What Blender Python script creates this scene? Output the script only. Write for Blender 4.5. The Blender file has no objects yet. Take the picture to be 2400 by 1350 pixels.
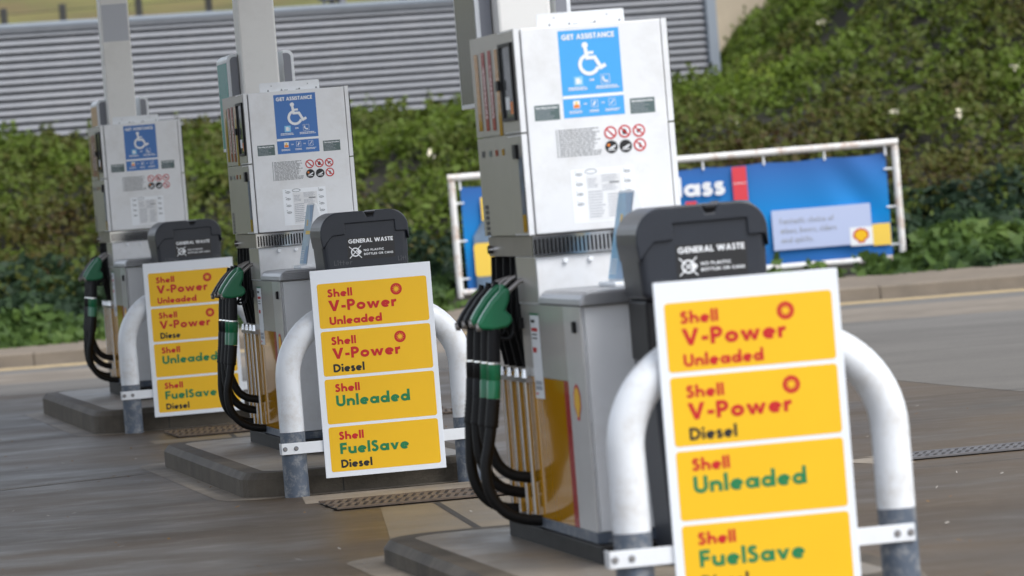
import bpy, bmesh, math, random
import numpy as np
from mathutils import Vector, Matrix
random.seed(7); rng = np.random.default_rng(11)
SC = bpy.context.scene
COL = SC.collection
PI = math.pi
# ------------------------------------------------------------------ camera, sky, sun, exposure
ROLL, PITCH, CAM_H, FPX = .081, .0217, 1.5734, 11436.65
cd = bpy.data.cameras.new('camera'); cam = bpy.data.objects.new('camera', cd); COL.objects.link(cam)
fw = Vector((0, math.cos(PITCH), -math.sin(PITCH))); up0 = Vector((0, math.sin(PITCH), math.cos(PITCH))); rt0 = Vector((1, 0, 0))
cr, sr = math.cos(ROLL), math.sin(ROLL)
rt = cr*rt0 - sr*up0; up = sr*rt0 + cr*up0
M = Matrix.Identity(4)
for r in range(3):
    M[r][0] = rt[r]; M[r][1] = up[r]; M[r][2] = -fw[r]
M[2][3] = CAM_H
cam.matrix_world = M
cd.sensor_width = 36; cd.lens = FPX/2400*36; cd.clip_end = 2000; cd.clip_start = .5
cd.dof.use_dof = True; cd.dof.focus_distance = 26.3; cd.dof.aperture_fstop = 3.9; cd.dof.aperture_blades = 9
SC.camera = cam

SUN_EL, SUN_AZ = math.radians(52), math.radians(130)      # azimuth measured from +Y towards +X
wd = bpy.data.worlds.new('World'); SC.world = wd; wd.use_nodes = True
nt = wd.node_tree; bg = nt.nodes['Background']
sky = nt.nodes.new('ShaderNodeTexSky'); sky.sky_type = 'NISHITA'; sky.sun_disc = False
sky.sun_elevation = SUN_EL; sky.sun_rotation = SUN_AZ; sky.dust_density = 1.8; sky.air_density = .8; sky.ozone_density = .6
hs = nt.nodes.new('ShaderNodeHueSaturation'); hs.inputs['Saturation'].default_value = .42      # thin overcast: a paler sky
nt.links.new(sky.outputs[0], hs.inputs['Color']); nt.links.new(hs.outputs[0], bg.inputs[0]); bg.inputs[1].default_value = .15
sl = bpy.data.lights.new('sun', 'SUN'); sl.energy = 1.5; sl.angle = math.radians(36); sl.color = (1, .99, .975)
so = bpy.data.objects.new('sun', sl); COL.objects.link(so)
sd = Vector((math.sin(SUN_AZ)*math.cos(SUN_EL), math.cos(SUN_AZ)*math.cos(SUN_EL), math.sin(SUN_EL)))
so.rotation_euler = sd.to_track_quat('Z', 'Y').to_euler()
SC.view_settings.view_transform = 'Standard'; SC.view_settings.look = 'None'
SC.view_settings.gamma = 1; SC.view_settings.exposure = .86
SC.render.engine = 'CYCLES'
SC.cycles.max_bounces = 7; SC.cycles.diffuse_bounces = 4; SC.cycles.glossy_bounces = 3; SC.cycles.caustics_reflective = False; SC.cycles.caustics_refractive = False

# ------------------------------------------------------------------ materials
def mat(name, col, rough=.5, metal=0., var=0., vscale=6., bump=0., bscale=60., spec=.5, coat=0., stretch=None, dirt=None, dscale=2.5, damt=.4, rvar=0.):
    m = bpy.data.materials.new(name); m.use_nodes = True
    n = m.node_tree.nodes; l = m.node_tree.links; b = n['Principled BSDF']
    b.inputs['Base Color'].default_value = (*col, 1); b.inputs['Roughness'].default_value = rough
    b.inputs['Metallic'].default_value = metal; b.inputs['Specular IOR Level'].default_value = spec
    b.inputs['Coat Weight'].default_value = coat
    tc = n.new('ShaderNodeTexCoord'); mp = n.new('ShaderNodeMapping'); l.new(tc.outputs['Object'], mp.inputs[0])
    if stretch: mp.inputs['Scale'].default_value = stretch
    cs = None
    if var > 0:
        t = n.new('ShaderNodeTexNoise'); t.inputs['Scale'].default_value = vscale; t.inputs['Detail'].default_value = 7; t.inputs['Roughness'].default_value = .65
        l.new(mp.outputs[0], t.inputs[0])
        r = n.new('ShaderNodeMapRange'); r.inputs[1].default_value = .3; r.inputs[2].default_value = .7
        r.inputs[3].default_value = 1-var; r.inputs[4].default_value = 1+var; l.new(t.outputs[0], r.inputs[0])
        mx = n.new('ShaderNodeMix'); mx.data_type = 'RGBA'; mx.blend_type = 'MULTIPLY'; mx.inputs[0].default_value = 1
        mx.inputs[6].default_value = (*col, 1); l.new(r.outputs[0], mx.inputs[7]); cs = mx.outputs[2]
        if rvar > 0:
            r2 = n.new('ShaderNodeMapRange'); r2.inputs[1].default_value = .3; r2.inputs[2].default_value = .7
            r2.inputs[3].default_value = max(.02, rough-rvar); r2.inputs[4].default_value = min(1, rough+rvar)
            l.new(t.outputs[0], r2.inputs[0]); l.new(r2.outputs[0], b.inputs['Roughness'])
    if dirt:
        t = n.new('ShaderNodeTexNoise'); t.inputs['Scale'].default_value = dscale; t.inputs['Detail'].default_value = 10; t.inputs['Roughness'].default_value = .7
        l.new(tc.outputs['Object'], t.inputs[0])
        r = n.new('ShaderNodeMapRange'); r.inputs[1].default_value = .48; r.inputs[2].default_value = .68; r.inputs[3].default_value = 0; r.inputs[4].default_value = damt
        l.new(t.outputs[0], r.inputs[0])
        mx = n.new('ShaderNodeMix'); mx.data_type = 'RGBA'; l.new(r.outputs[0], mx.inputs[0])
        mx.inputs[6].default_value = (*col, 1)
        if cs: l.new(cs, mx.inputs[6])
        mx.inputs[7].default_value = (*dirt, 1); cs = mx.outputs[2]
    if cs: l.new(cs, b.inputs['Base Color'])
    if bump > 0:
        t = n.new('ShaderNodeTexNoise'); t.inputs['Scale'].default_value = bscale; t.inputs['Detail'].default_value = 4
        l.new(mp.outputs[0], t.inputs[0])
        bp = n.new('ShaderNodeBump'); bp.inputs['Strength'].default_value = bump; bp.inputs['Distance'].default_value = .01
        l.new(t.outputs[0], bp.inputs['Height']); l.new(bp.outputs[0], b.inputs['Normal'])
    return m
X = {}
X['panel'] = mat('panel_enamel', (.755, .77, .785), .30, 0, .04, 3, dirt=(.46, .44, .40), dscale=3.1, damt=.34)
X['white'] = mat('white_paint', (.78, .81, .84), .35, 0, .03, 4, dirt=(.5, .46, .4), dscale=5, damt=.16)
X['hoopw'] = mat('hoop_white', (.76, .79, .82), .30, 0, .04, 5, coat=.2, dirt=(.40, .34, .26), dscale=9, damt=.4)
X['hoopg'] = mat('hoop_grey', (.085, .108, .145), .4, 0, .12, 9, dirt=(.32, .32, .31), dscale=22, damt=.75)
X['boardw'] = mat('board_white', (.77, .81, .86), .4, 0, .02, 3)
X['yellow'] = mat('sign_yellow', (.83, .48, .003), .42, 0, .025, 3)
X['red'] = mat('sign_red', (.52, .006, .008), .45)
X['green'] = mat('sign_green', (.005, .185, .06), .45)
X['ink'] = mat('ink_black', (.008, .008, .009), .5)
X['inkgrey'] = mat('ink_grey', (.16, .17, .18), .6)
X['paleink'] = mat('ink_pale', (.36, .38, .42), .6)
X['steel'] = mat('brushed_steel', (.60, .585, .555), .25, .42, .025, 3)
X['steeld'] = mat('dark_steel', (.33, .31, .295), .30, .45, .1, 8)
X['chrome'] = mat('chrome', (.78, .78, .78), .14, 1)
X['galv'] = mat('louvre_steel', (.175, .185, .207), .55, .0, .05, 3, dirt=(.30, .30, .31), dscale=1.3, damt=.25)
X['galvl'] = mat('louvre_trim', (.25, .285, .33), .5, .0, .04, 3)
X['pyellow'] = mat('pump_yellow', (.66, .31, .004), .10, 0, .03, 3, coat=.5)
X['pgrey'] = mat('pump_grey', (.66, .66, .65), .22, .15, .05, 4)
X['pred'] = mat('pump_red', (.40, .012, .01), .2)
X['black'] = mat('black_plastic', (.007, .007, .008), .5, 0, .1, 10, spec=.25)
X['rubber'] = mat('hose_rubber', (.006, .006, .006), .55, 0, .2, 12, spec=.3)
X['ngreen'] = mat('nozzle_green', (.005, .175, .07), .34, 0, .08, 8, coat=.3)
X['bin'] = mat('bin_plastic', (.022, .026, .035), .34, 0, .10, 5, spec=.4, bump=.05, bscale=90)
X['binlbl'] = mat('bin_label', (.014, .014, .015), .4)
X['binemb'] = mat('bin_emboss', (.075, .08, .09), .3)
X['blue'] = mat('poster_blue', (.045, .165, .46), .35, 0, .03, 3)
X['blue_fade_lit'] = mat('poster_blue_faded_lit', (.055, .36, .76), .35, 0, .03, 3)  # fading plus the brighter light on the nearest poster, put into the colour
X['lightblue'] = mat('icon_blue', (.22, .55, .80), .4)
X['slate'] = mat('label_slate', (.085, .13, .128), .4)
X['pale'] = mat('sticker_pale', (.84, .87, .90), .4, 0, .03, 8)
X['pwhite'] = mat('print_white', (.80, .82, .84), .45)
X['plinth'] = mat('plinth_dark', (.016, .015, .014), .6, 0, .4, 9, spec=.25)
X['glass'] = mat('display_glass', (.30, .32, .33), .06, .55, .45, 11)
X['promo'] = mat('promo_print', (.035, .07, .13), .4, 0, .7, 18)
X['teal'] = mat('board_teal', (.10, .36, .34), .25, 0, .05, 3)
X['tan'] = mat('board_tan', (.52, .32, .13), .3, 0, .05, 3)
X['olive'] = mat('board_grey_green', (.17, .17, .145), .25, .3, .05, 3)
X['bgrey'] = mat('board_grey', (.22, .23, .26), .5)
X['colw'] = mat('column_paint', (.77, .765, .735), .4, 0, .03, 1.2, dirt=(.42, .40, .35), dscale=3, damt=.18)
X['colside'] = mat('column_patch', (.48, .50, .54), .4)
X['concrete'] = mat('island_kerb', (.105, .089, .069), .62, 0, .28, 4, bump=.35, bscale=70, dirt=(.034, .03, .024), dscale=1.6, damt=.6, spec=.2)
X['slab'] = mat('island_slab', (.20, .175, .145), .42, 0, .18, 3, bump=.2, bscale=60, dirt=(.30, .23, .13), dscale=.9, damt=.5, rvar=.14)
X['apron'] = mat('apron_concrete', (.29, .245, .19), .6, 0, .25, 3, bump=.3, bscale=60, dirt=(.10, .09, .075), dscale=1.2, damt=.7)
X['stain'] = mat('stained_slab', (.165, .132, .088), .5, 0, .25, 2.2, bump=.3, bscale=60, dirt=(.17, .15, .12), dscale=1.5, damt=.8)
X['rust'] = mat('rusty_grate', (.125, .092, .068), .6, .2, .3, 6, bump=.3)
X['grate'] = mat('steel_grate', (.15, .145, .15), .5, .4, .2, 6)
X['joint'] = mat('joint_dark', (.03, .027, .024), .7, 0, .3, 4)
X['roadkerb'] = mat('road_kerb', (.21, .178, .142), .85, spec=.05, metal=0, var=.14, vscale=2.2, bump=.3, bscale=40, dirt=(.15, .13, .11), dscale=.9, damt=.6)
X['ochre'] = mat('worn_yellow_line', (.40, .315, .19), .85, spec=0., metal=0, var=.3, vscale=5, dirt=(.20, .18, .15), dscale=3, damt=.7)
X['band'] = mat('channel_concrete', (.225, .20, .17), .85, spec=.0, metal=0, var=.16, vscale=1.5, bump=.3, bscale=40, dirt=(.14, .125, .11), dscale=.5, damt=.6)
X['frame'] = mat('frame_white', (.74, .74, .72), .45, 0, .05, 6, dirt=(.36, .16, .05), dscale=5.5, damt=.75)
X['capred'] = mat('print_red', (.66, .05, .07), .5); X['capgrey'] = mat('print_grey', (.10, .12, .16), .5)
X['bottleg'] = mat('print_bottle', (.13, .19, .27), .5, 0, .3, 6); X['pyel'] = mat('print_yellow', (.85, .58, .08), .5)
X['boxpale'] = mat('print_pale_blue', (.46, .53, .74), .5); X['orange'] = mat('print_orange', (.80, .22, .02), .5)
X['stone'] = mat('building_stone', (.50, .42, .31), .85, 0, .16, 1.1, dirt=(.34, .27, .19), dscale=.7, damt=.5)
X['soil'] = mat('bank_soil', (.018, .017, .010), .95, 0, .5, 3)
X['timber'] = mat('post_timber', (.05, .05, .05), .8, 0, .2, 8)
X['canopyw'] = mat('canopy_lining', (.72, .72, .71), .5)

def ramp_mat(name, stops, attr='tint', rough=.5, trans=.25):
    m = bpy.data.materials.new(name); m.use_nodes = True; n = m.node_tree.nodes; l = m.node_tree.links
    b = n['Principled BSDF']; b.inputs['Roughness'].default_value = rough; b.inputs['Specular IOR Level'].default_value = .15
    a = n.new('ShaderNodeAttribute'); a.attribute_name = attr
    r = n.new('ShaderNodeValToRGB'); e = r.color_ramp.elements
    while len(e) < len(stops): e.new(.5)
    for q, (p, c) in zip(e, stops): q.position = p; q.color = (*c, 1)
    l.new(a.outputs['Fac'], r.inputs[0]); l.new(r.outputs[0], b.inputs['Base Color'])
    if trans:
        t = n.new('ShaderNodeBsdfTranslucent'); l.new(r.outputs[0], t.inputs[0])
        mx = n.new('ShaderNodeMixShader'); mx.inputs[0].default_value = trans
        l.new(b.outputs[0], mx.inputs[1]); l.new(t.outputs[0], mx.inputs[2]); l.new(mx.outputs[0], n['Material Output'].inputs[0])
    return m
X['ivy'] = ramp_mat('ivy_leaves', [(0, (.013, .026, .015)), (.35, (.028, .052, .026)), (.55, (.050, .090, .024)), (.8, (.085, .140, .028)), (1, (.13, .18, .045))], rough=.5)
X['shrub'] = ramp_mat('shrub_leaves', [(0, (.052, .030, .013)), (.14, (.072, .066, .015)), (.35, (.074, .092, .017)), (.6, (.092, .142, .018)), (.85, (.145, .205, .025)), (1, (.25, .26, .045))])
X['petal'] = mat('rose_petal', (.72, .66, .50), .6)
X['grass'] = mat('field_grass', (.115, .115, .022), .9, 0, .45, .35, dirt=(.15, .095, .035), dscale=.22, damt=.8)

def ground_mat(name, base, dark, rough, aniso, wet=.2, bmp=.06, spec=.14, ang=.1765, amt=.55, light=None):
    m = bpy.data.materials.new(name); m.use_nodes = True; n = m.node_tree.nodes; l = m.node_tree.links; b = n['Principled BSDF']
    tc = n.new('ShaderNodeTexCoord'); mp = n.new('ShaderNodeMapping'); l.new(tc.outputs['Object'], mp.inputs[0])
    mp.inputs['Rotation'].default_value = (0, 0, -ang); mp.inputs['Scale'].default_value = aniso
    def noise(src, s, d=8, rg=.65):
        t = n.new('ShaderNodeTexNoise'); t.inputs['Scale'].default_value = s; t.inputs['Detail'].default_value = d; t.inputs['Roughness'].default_value = rg; l.new(src, t.inputs[0]); return t.outputs[0]
    def mr(x, a, c, e, f):
        r = n.new('ShaderNodeMapRange'); r.inputs[1].default_value = a; r.inputs[2].default_value = c; r.inputs[3].default_value = e; r.inputs[4].default_value = f; l.new(x, r.inputs[0]); return r.outputs[0]
    n1 = noise(mp.outputs[0], .8); n2 = noise(tc.outputs['Object'], .28, 6, .6); n3 = noise(tc.outputs['Object'], 120, 3); n4 = noise(mp.outputs[0], 3.2, 9, .75); n5 = noise(tc.outputs['Object'], 9., 10, .8)
    def mix(f, a, c):
        x = n.new('ShaderNodeMix'); x.data_type = 'RGBA'
        for i, v in ((0, f), (6, a), (7, c)):
            if isinstance(v, tuple): x.inputs[i].default_value = (*v, 1)
            elif isinstance(v, float): x.inputs[i].default_value = v
            else: l.new(v, x.inputs[i])
        return x.outputs[2]
    c = mix(mr(n1, .42, .66, 0, amt), base, dark)
    c = mix(mr(n2, .45, .65, 0, .55), c, dark)
    if light: c = mix(mr(n4, .52, .72, 0, .5), c, light)
    c = mix(mr(n5, .56, .68, 0, .5), c, dark)
    mul = n.new('ShaderNodeMix'); mul.data_type = 'RGBA'; mul.blend_type = 'MULTIPLY'; mul.inputs[0].default_value = 1
    l.new(c, mul.inputs[6]); l.new(mr(n3, .3, .7, .72, 1.28), mul.inputs[7]); l.new(mul.outputs[2], b.inputs['Base Color'])
    l.new(mr(n1, .35, .65, rough, max(.12, rough-wet)), b.inputs['Roughness'])
    bp = n.new('ShaderNodeBump'); bp.inputs['Strength'].default_value = bmp; bp.inputs['Distance'].default_value = .006; b.inputs['Specular IOR Level'].default_value = spec
    l.new(n3, bp.inputs['Height']); l.new(bp.outputs[0], b.inputs['Normal'])
    return m
X['forecourt'] = ground_mat('forecourt_concrete', (.104, .077, .050), (.038, .028, .019), .54, (.8, 1.15, 1), .2, light=(.16, .135, .105))
X['asphalt'] = ground_mat('asphalt', (.178, .172, .162), (.132, .128, .122), .9, (.5, 1.5, 1), .05, bmp=.02, spec=0., light=(.205, .198, .186))

# ------------------------------------------------------------------ mesh builder
class MB:
    def __init__(s): s.v = []; s.f = []; s.m = []; s.sm = []
    def add(s, vs, fs, m=0, smooth=False):
        o = len(s.v); s.v += [tuple(p) for p in vs]
        for f in fs: s.f.append([i+o for i in f]); s.m.append(m); s.sm.append(smooth)
    def box(s, a, b, m=0):
        (x0, y0, z0), (x1, y1, z1) = a, b
        s.add([(x0, y0, z0), (x1, y0, z0), (x1, y1, z0), (x0, y1, z0), (x0, y0, z1), (x1, y0, z1), (x1, y1, z1), (x0, y1, z1)],
              [(0, 3, 2, 1), (4, 5, 6, 7), (0, 1, 5, 4), (1, 2, 6, 5), (2, 3, 7, 6), (3, 0, 4, 7)], m)
    def prism_w(s, poly, w0, w1, m=0):          # polygon in (u,z) extruded along w
        n = len(poly)
        s.add([(u, w0, z) for u, z in poly]+[(u, w1, z) for u, z in poly],
              [list(range(n)), list(range(2*n-1, n-1, -1))]+[(i, i+n, (i+1) % n+n, (i+1) % n) for i in range(n)], m)
    def prism_u(s, poly, u0, u1, m=0):          # polygon in (w,z) extruded along u
        n = len(poly)
        s.add([(u0, w, z) for w, z in poly]+[(u1, w, z) for w, z in poly],
              [list(range(n)), list(range(2*n-1, n-1, -1))]+[(i, i+n, (i+1) % n+n, (i+1) % n) for i in range(n)], m)
    def prism_z(s, poly, z0, z1, m=0):
        n = len(poly)
        s.add([(x, y, z0) for x, y in poly]+[(x, y, z1) for x, y in poly],
              [list(range(n-1, -1, -1)), list(range(n, 2*n))]+[(i, (i+1) % n, (i+1) % n+n, i+n) for i in range(n)], m)
    def flat_w(s, poly, w, m=0): s.add([(u, w, z) for u, z in poly], [list(range(len(poly)))], m)
    def flat_u(s, poly, u, m=0): s.add([(u, w, z) for w, z in poly], [list(range(len(poly)))], m)
    def flat_z(s, poly, z, m=0): s.add([(x, y, z) for x, y in poly], [list(range(len(poly)))], m)
    def tube(s, pts, r, m=0, n=12, cap=True):
        pts = [Vector(p) for p in pts]; rs = r if isinstance(r, (list, tuple)) else [r]*len(pts)
        t = (pts[1]-pts[0]).normalized(); a = t.orthogonal().normalized(); rings = []
        for i, p in enumerate(pts):
            t = (pts[min(i+1, len(pts)-1)]-pts[max(i-1, 0)]).normalized()
            a = (a-t*a.dot(t)).normalized(); b = t.cross(a)
            rings.append([p+rs[i]*(a*math.cos(2*PI*k/n)+b*math.sin(2*PI*k/n)) for k in range(n)])
        vs = [q for g in rings for q in g]
        s.add(vs, [(i*n+k, i*n+(k+1) % n, (i+1)*n+(k+1) % n, (i+1)*n+k) for i in range(len(pts)-1) for k in range(n)], m, True)
        if cap: s.add(rings[0], [list(range(n-1, -1, -1))], m); s.add(rings[-1], [list(range(n))], m)
    def build(s, name, mats, parent=None, org=(0, 0, 0), bevel=0., mtx=None, seg=2):
        me = bpy.data.meshes.new(name)
        o3 = Vector(org)
        me.from_pydata([tuple(Vector(v)-o3) for v in s.v], [], s.f)
        if not isinstance(mats, (list, tuple)): mats = [mats]
        for q in mats: me.materials.append(X[q] if isinstance(q, str) else q)
        me.polygons.foreach_set('material_index', s.m); me.polygons.foreach_set('use_smooth', s.sm)
        o = bpy.data.objects.new(name, me); COL.objects.link(o)
        if parent: o.parent = parent
        if bevel:
            b = o.modifiers.new('bevel', 'BEVEL'); b.width = bevel; b.segments = seg; b.limit_method = 'ANGLE'; b.angle_limit = math.radians(40)
        return o
def rrect(x0, x1, y0, y1, r, n=5, tl=None, tr=None, bl=None, br=None):
    rr = [r if q is None else q for q in (br, tr, tl, bl)]; out = []
    for (cx, cy, a0, q) in ((x1, y0, -90, rr[0]), (x1, y1, 0, rr[1]), (x0, y1, 90, rr[2]), (x0, y0, 180, rr[3])):
        sx = -1 if cx == x1 else 1; sy = 1 if cy == y0 else -1
        if q <= 0: out.append((cx, cy)); continue
        for k in range(n+1):
            a = math.radians(a0+90*k/n); out.append((cx+sx*q+q*math.cos(a), cy+sy*q+q*math.sin(a)))
    return out
def rect(x0, x1, y0, y1): return [(x0, y0), (x1, y0), (x1, y1), (x0, y1)]
def circ(cx, cy, r, n=24): return [(cx+r*math.cos(2*PI*k/n), cy+r*math.sin(2*PI*k/n)) for k in range(n)]
def arc(cx, cy, rx, ry, a0, a1, n=14): return [(cx+rx*math.cos(math.radians(a0+(a1-a0)*k/n)), cy+ry*math.sin(math.radians(a0+(a1-a0)*k/n))) for k in range(n+1)]
def smooth_path(p, n=8):
    p = [Vector(q) for q in p]; p = [2*p[0]-p[1]]+p+[2*p[-1]-p[-2]]; out = []
    for i in range(1, len(p)-2):
        a, b, c, d = p[i-1:i+3]
        for k in range(n):
            t = k/n; out.append(.5*((2*b)+(c-a)*t+(2*a-5*b+4*c-d)*t*t+(3*b-a-3*c+d)*t**3))
    out.append(p[-2]); return out

# ------------------------------------------------------------------ lettering: a geometric bold face drawn with strokes
SCURVE = [(.44, .82), (.36, .885), (.26, .905), (.16, .87), (.115, .76), (.14, .65), (.24, .56), (.34, .49), (.42, .39), (.43, .27), (.37, .15), (.26, .095), (.15, .12), (.04, .22)]
def glyphs():
    g = {}
    st = lambda x, a=0, b=1: ('s', [(x, a), (x, b)])
    g['S'] = (.54, [('s', SCURVE)]); g['s'] = (.44, [('s', [(x*.82, y*.64) for x, y in SCURVE])])
    g['V'] = (.84, [('p', [(0, 1), (.24, 1), (.42, .36), (.60, 1), (.84, 1), (.52, 0), (.32, 0)])])
    g['v'] = (.66, [('p', [(0, .64), (.23, .64), (.33, .3), (.43, .64), (.66, .64), (.42, 0), (.24, 0)])])
    g['w'] = (.98, [('p', [(0, .64), (.22, .64), (.31, .29), (.41, .64), (.57, .64), (.67, .29), (.76, .64), (.98, .64), (.76, 0), (.60, 0), (.49, .36), (.38, 0), (.22, 0)])])
    g['W'] = (1.3, [('p', [(0, 1), (.23, 1), (.36, .42), (.55, 1), (.75, 1), (.94, .42), (1.07, 1), (1.3, 1), (1.04, 0), (.84, 0), (.65, .55), (.46, 0), (.26, 0)])])
    g['A'] = (.86, [('p', [(0, 0), (.23, 0), (.54, 1), (.32, 1)]), ('p', [(.86, 0), (.63, 0), (.32, 1), (.54, 1)]), ('p', [(.2, .2), (.66, .2), (.6, .37), (.26, .37)])])
    g['P'] = (.6, [st(.1), ('s', [(.1, .9), (.28, .9)]+arc(.28, .68, .22, .22, 90, -90)+[(.1, .46)])])
    g['R'] = (.66, [st(.1), ('s', [(.1, .9), (.28, .9)]+arc(.28, .68, .22, .22, 90, -90)+[(.1, .46)]), ('p', [(.22, .44), (.42, .48), (.68, 0), (.43, 0)])])
    g['B'] = (.62, [st(.1), ('s', [(.1, .9), (.28, .9)]+arc(.28, .71, .19, .19, 90, -90)+[(.1, .52)]), ('s', [(.1, .52), (.3, .52)]+arc(.3, .31, .21, .21, 90, -90)+[(.1, .1)])])
    g['D'] = (.8, [st(.1), ('s', [(.1, .9), (.28, .9)]+arc(.28, .5, .42, .4, 90, -90)+[(.1, .1)])])
    g['U'] = (.7, [('s', [(.1, 1), (.1, .34)]+arc(.35, .34, .25, .245, 180, 360)+[(.6, 1)])])
    g['F'] = (.52, [st(.1), ('s', [(.1, .9), (.52, .9)]), ('s', [(.1, .5), (.48, .5)])])
    g['E'] = (.54, [st(.1), ('s', [(.1, .9), (.54, .9)]), ('s', [(.1, .5), (.51, .5)]), ('s', [(.1, .1), (.54, .1)])])
    g['G'] = (.98, [('s', arc(.5, .5, .40, .41, 48, 350, 22)), ('s', [(.5, .45), (.98, .45)])])
    g['C'] = (.82, [('s', arc(.5, .5, .40, .41, 48, 312, 22))])
    g['O'] = (1., [('s', arc(.5, .5, .40, .41, 0, 360, 28))])
    g['N'] = (.78, [st(.1), st(.68), ('p', [(0, 1), (.22, 1), (.78, 0), (.56, 0)])])
    g['L'] = (.5, [st(.1), ('s', [(.1, .1), (.5, .1)])]); g['I'] = (.2, [st(.1)])
    g['T'] = (.6, [st(.3), ('s', [(0, .9), (.6, .9)])])
    bowl = lambda cx: ('s', arc(cx, .32, .22, .22, 0, 360, 24))
    g['o'] = (.66, [('s', arc(.33, .32, .23, .22, 0, 360, 24))])
    g['e'] = (.66, [('s', arc(.33, .32, .23, .22, 2, 318, 22)), ('q', [(.12, .32), (.6, .32)])])
    g['c'] = (.54, [('s', arc(.33, .32, .23, .22, 48, 312, 20))])
    g['a'] = (.70, [bowl(.32), st(.60, 0, .64)]); g['d'] = (.70, [bowl(.32), st(.60, 0, 1.06)])
    g['b'] = (.70, [bowl(.38), st(.10, 0, 1.06)]); g['p'] = (.70, [bowl(.38), st(.10, -.3, .64)])
    g['g'] = (.70, [bowl(.32), ('s', [(.60, .64), (.6, -.05)]+arc(.36, -.05, .24, .18, 0, -140))])
    arch = [(.1, 0), (.1, .32)]+arc(.32, .34, .2, .205, 175, 0)+[(.52, 0)]
    g['n'] = (.62, [st(.1, 0, .64), ('s', arc(.31, .34, .21, .205, 175, 0)+[(.52, 0)])])
    g['h'] = (.62, [st(.1, 0, 1.06), ('s', arc(.31, .34, .21, .205, 175, 0)+[(.52, 0)])])
    g['u'] = (.62, [('s', [(.1, .64), (.1, .3)]+arc(.31, .3, .21, .205, 180, 360)+[(.52, .64)]), st(.52, 0, .3)])
    g['r'] = (.44, [st(.1, 0, .64), ('s', arc(.34, .3, .24, .245, 178, 78))])
    g['l'] = (.2, [st(.1, 0, 1.06)]); g['i'] = (.2, [st(.1, 0, .64), ('p', circ(.1, .88, .125, 12))])
    g['t'] = (.42, [st(.21, 0, .92), ('s', [(0, .56), (.42, .56)])])
    g['f'] = (.42, [('s', [(.18, 0), (.18, .8)]+arc(.34, .8, .16, .18, 180, 80)), ('s', [(0, .56), (.4, .56)])])
    g['-'] = (.36, [('s', [(.02, .38), (.34, .38)])]); g[','] = (.2, [('p', [(.02, .16), (.2, .16), (.1, -.15), (0, -.15)])])
    g['.'] = (.2, [('p', circ(.1, .1, .1, 10))]); g[' '] = (.3, [])
    return g
GL = glyphs()
def strip(pts, h):
    pts = [p for i, p in enumerate(pts) if i == 0 or math.dist(p, pts[i-1]) > 1e-5]
    closed = len(pts) > 3 and math.dist(pts[0], pts[-1]) < 1e-6
    P = [Vector(p) for p in pts]; n = len(P); L = []; R = []
    for i in range(n):
        a = P[i]-P[i-1] if i > 0 else (P[-1]-P[-2] if closed else P[1]-P[0])
        b = P[i+1]-P[i] if i < n-1 else (P[1]-P[0] if closed else P[-1]-P[-2])
        a = a.normalized(); b = b.normalized(); na = Vector((-a.y, a.x)); nb = Vector((-b.y, b.x)); m = (na+nb)
        m = m/max(.3, m.dot(na)) if m.length > 1e-6 else na
        L.append(P[i]+m*h); R.append(P[i]-m*h)
    return L, R
def text(mb, s, x0, z0, cap, width, put, mi=0, wt=.255, gap=.09):
    """lay the string out from x0 at baseline z0; put(x, z, layer) gives the 3-D point"""
    tot = sum(GL[c][0] for c in s)+gap*(len(s)-1); sx = width/tot if width else cap
    x = x0; k = 0
    for c in s:
        w, els = GL[c]
        for typ, pts in els:
            k += 1; ly = k % 7
            if typ == 'p': mb.add([put(x+px*sx, z0+pz*cap, ly) for px, pz in pts], [list(range(len(pts)))], mi)
            else:
                h = cap*(wt/2 if typ == 's' else wt*.33)
                q = [(px*sx/cap*cap, pz*cap) for px, pz in pts]
                L, R = strip(q, h)
                vs = []
                for a, b in zip(L, R): vs += [put(x+a.x, z0+a.y, ly), put(x+b.x, z0+b.y, ly)]
                mb.add(vs, [(2*i, 2*i+1, 2*i+3, 2*i+2) for i in range(len(L)-1)], mi)
        x += (w+gap)*sx
def on_w(w): return lambda u, z, k: (u, w-k*.00012, z)
def line_block(mb, x0, x1, z0, z1, rows, put, mi=0, fill=.5, ragged=.25, layer=0):
    """rows of illegibly small print: broken dashes"""
    h = (z1-z0)/rows
    for r in range(rows):
        x = x0; e = x1-(x1-x0)*ragged*random.random(); zb = z1-(r+1)*h+h*(1-fill)/2
        while x < e:
            l = min(e-x, (x1-x0)*random.uniform(.05, .16))
            mb.add([put(x, zb, layer), put(x+l, zb, layer), put(x+l, zb+h*fill, layer), put(x, zb+h*fill, layer)], [(0, 1, 2, 3)], mi)
            x += l+(x1-x0)*.018

# ------------------------------------------------------------------ things
A = .1765
UNIT = {1: (-2.2045, 34.9261), 2: (-.6503, 25.8777), 3: (.9152, 16.6781)}
def wpos(i, u, w): return (UNIT[i][0]+u*math.cos(A)-w*math.sin(A), UNIT[i][1]+u*math.sin(A)+w*math.cos(A))
def tag(o, label=None, cat=None, group=None, kind=None):
    for k, v in (('label', label), ('category', cat), ('group', group), ('kind', kind)):
        if v: o[k] = v
    return o
def thing(name, loc, rz=0.):
    o = bpy.data.objects.new(name, None); COL.objects.link(o); o.location = loc; o.rotation_euler = (0, 0, rz); o.empty_display_size = .2; return o
def copy_tree(o, parent=None):
    c = o.copy(); COL.objects.link(c); c.parent = parent
    for ch in list(o.children): copy_tree(ch, c)
    return c
ISLZ = {1: .165, 2: .13, 3: .10}

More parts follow.
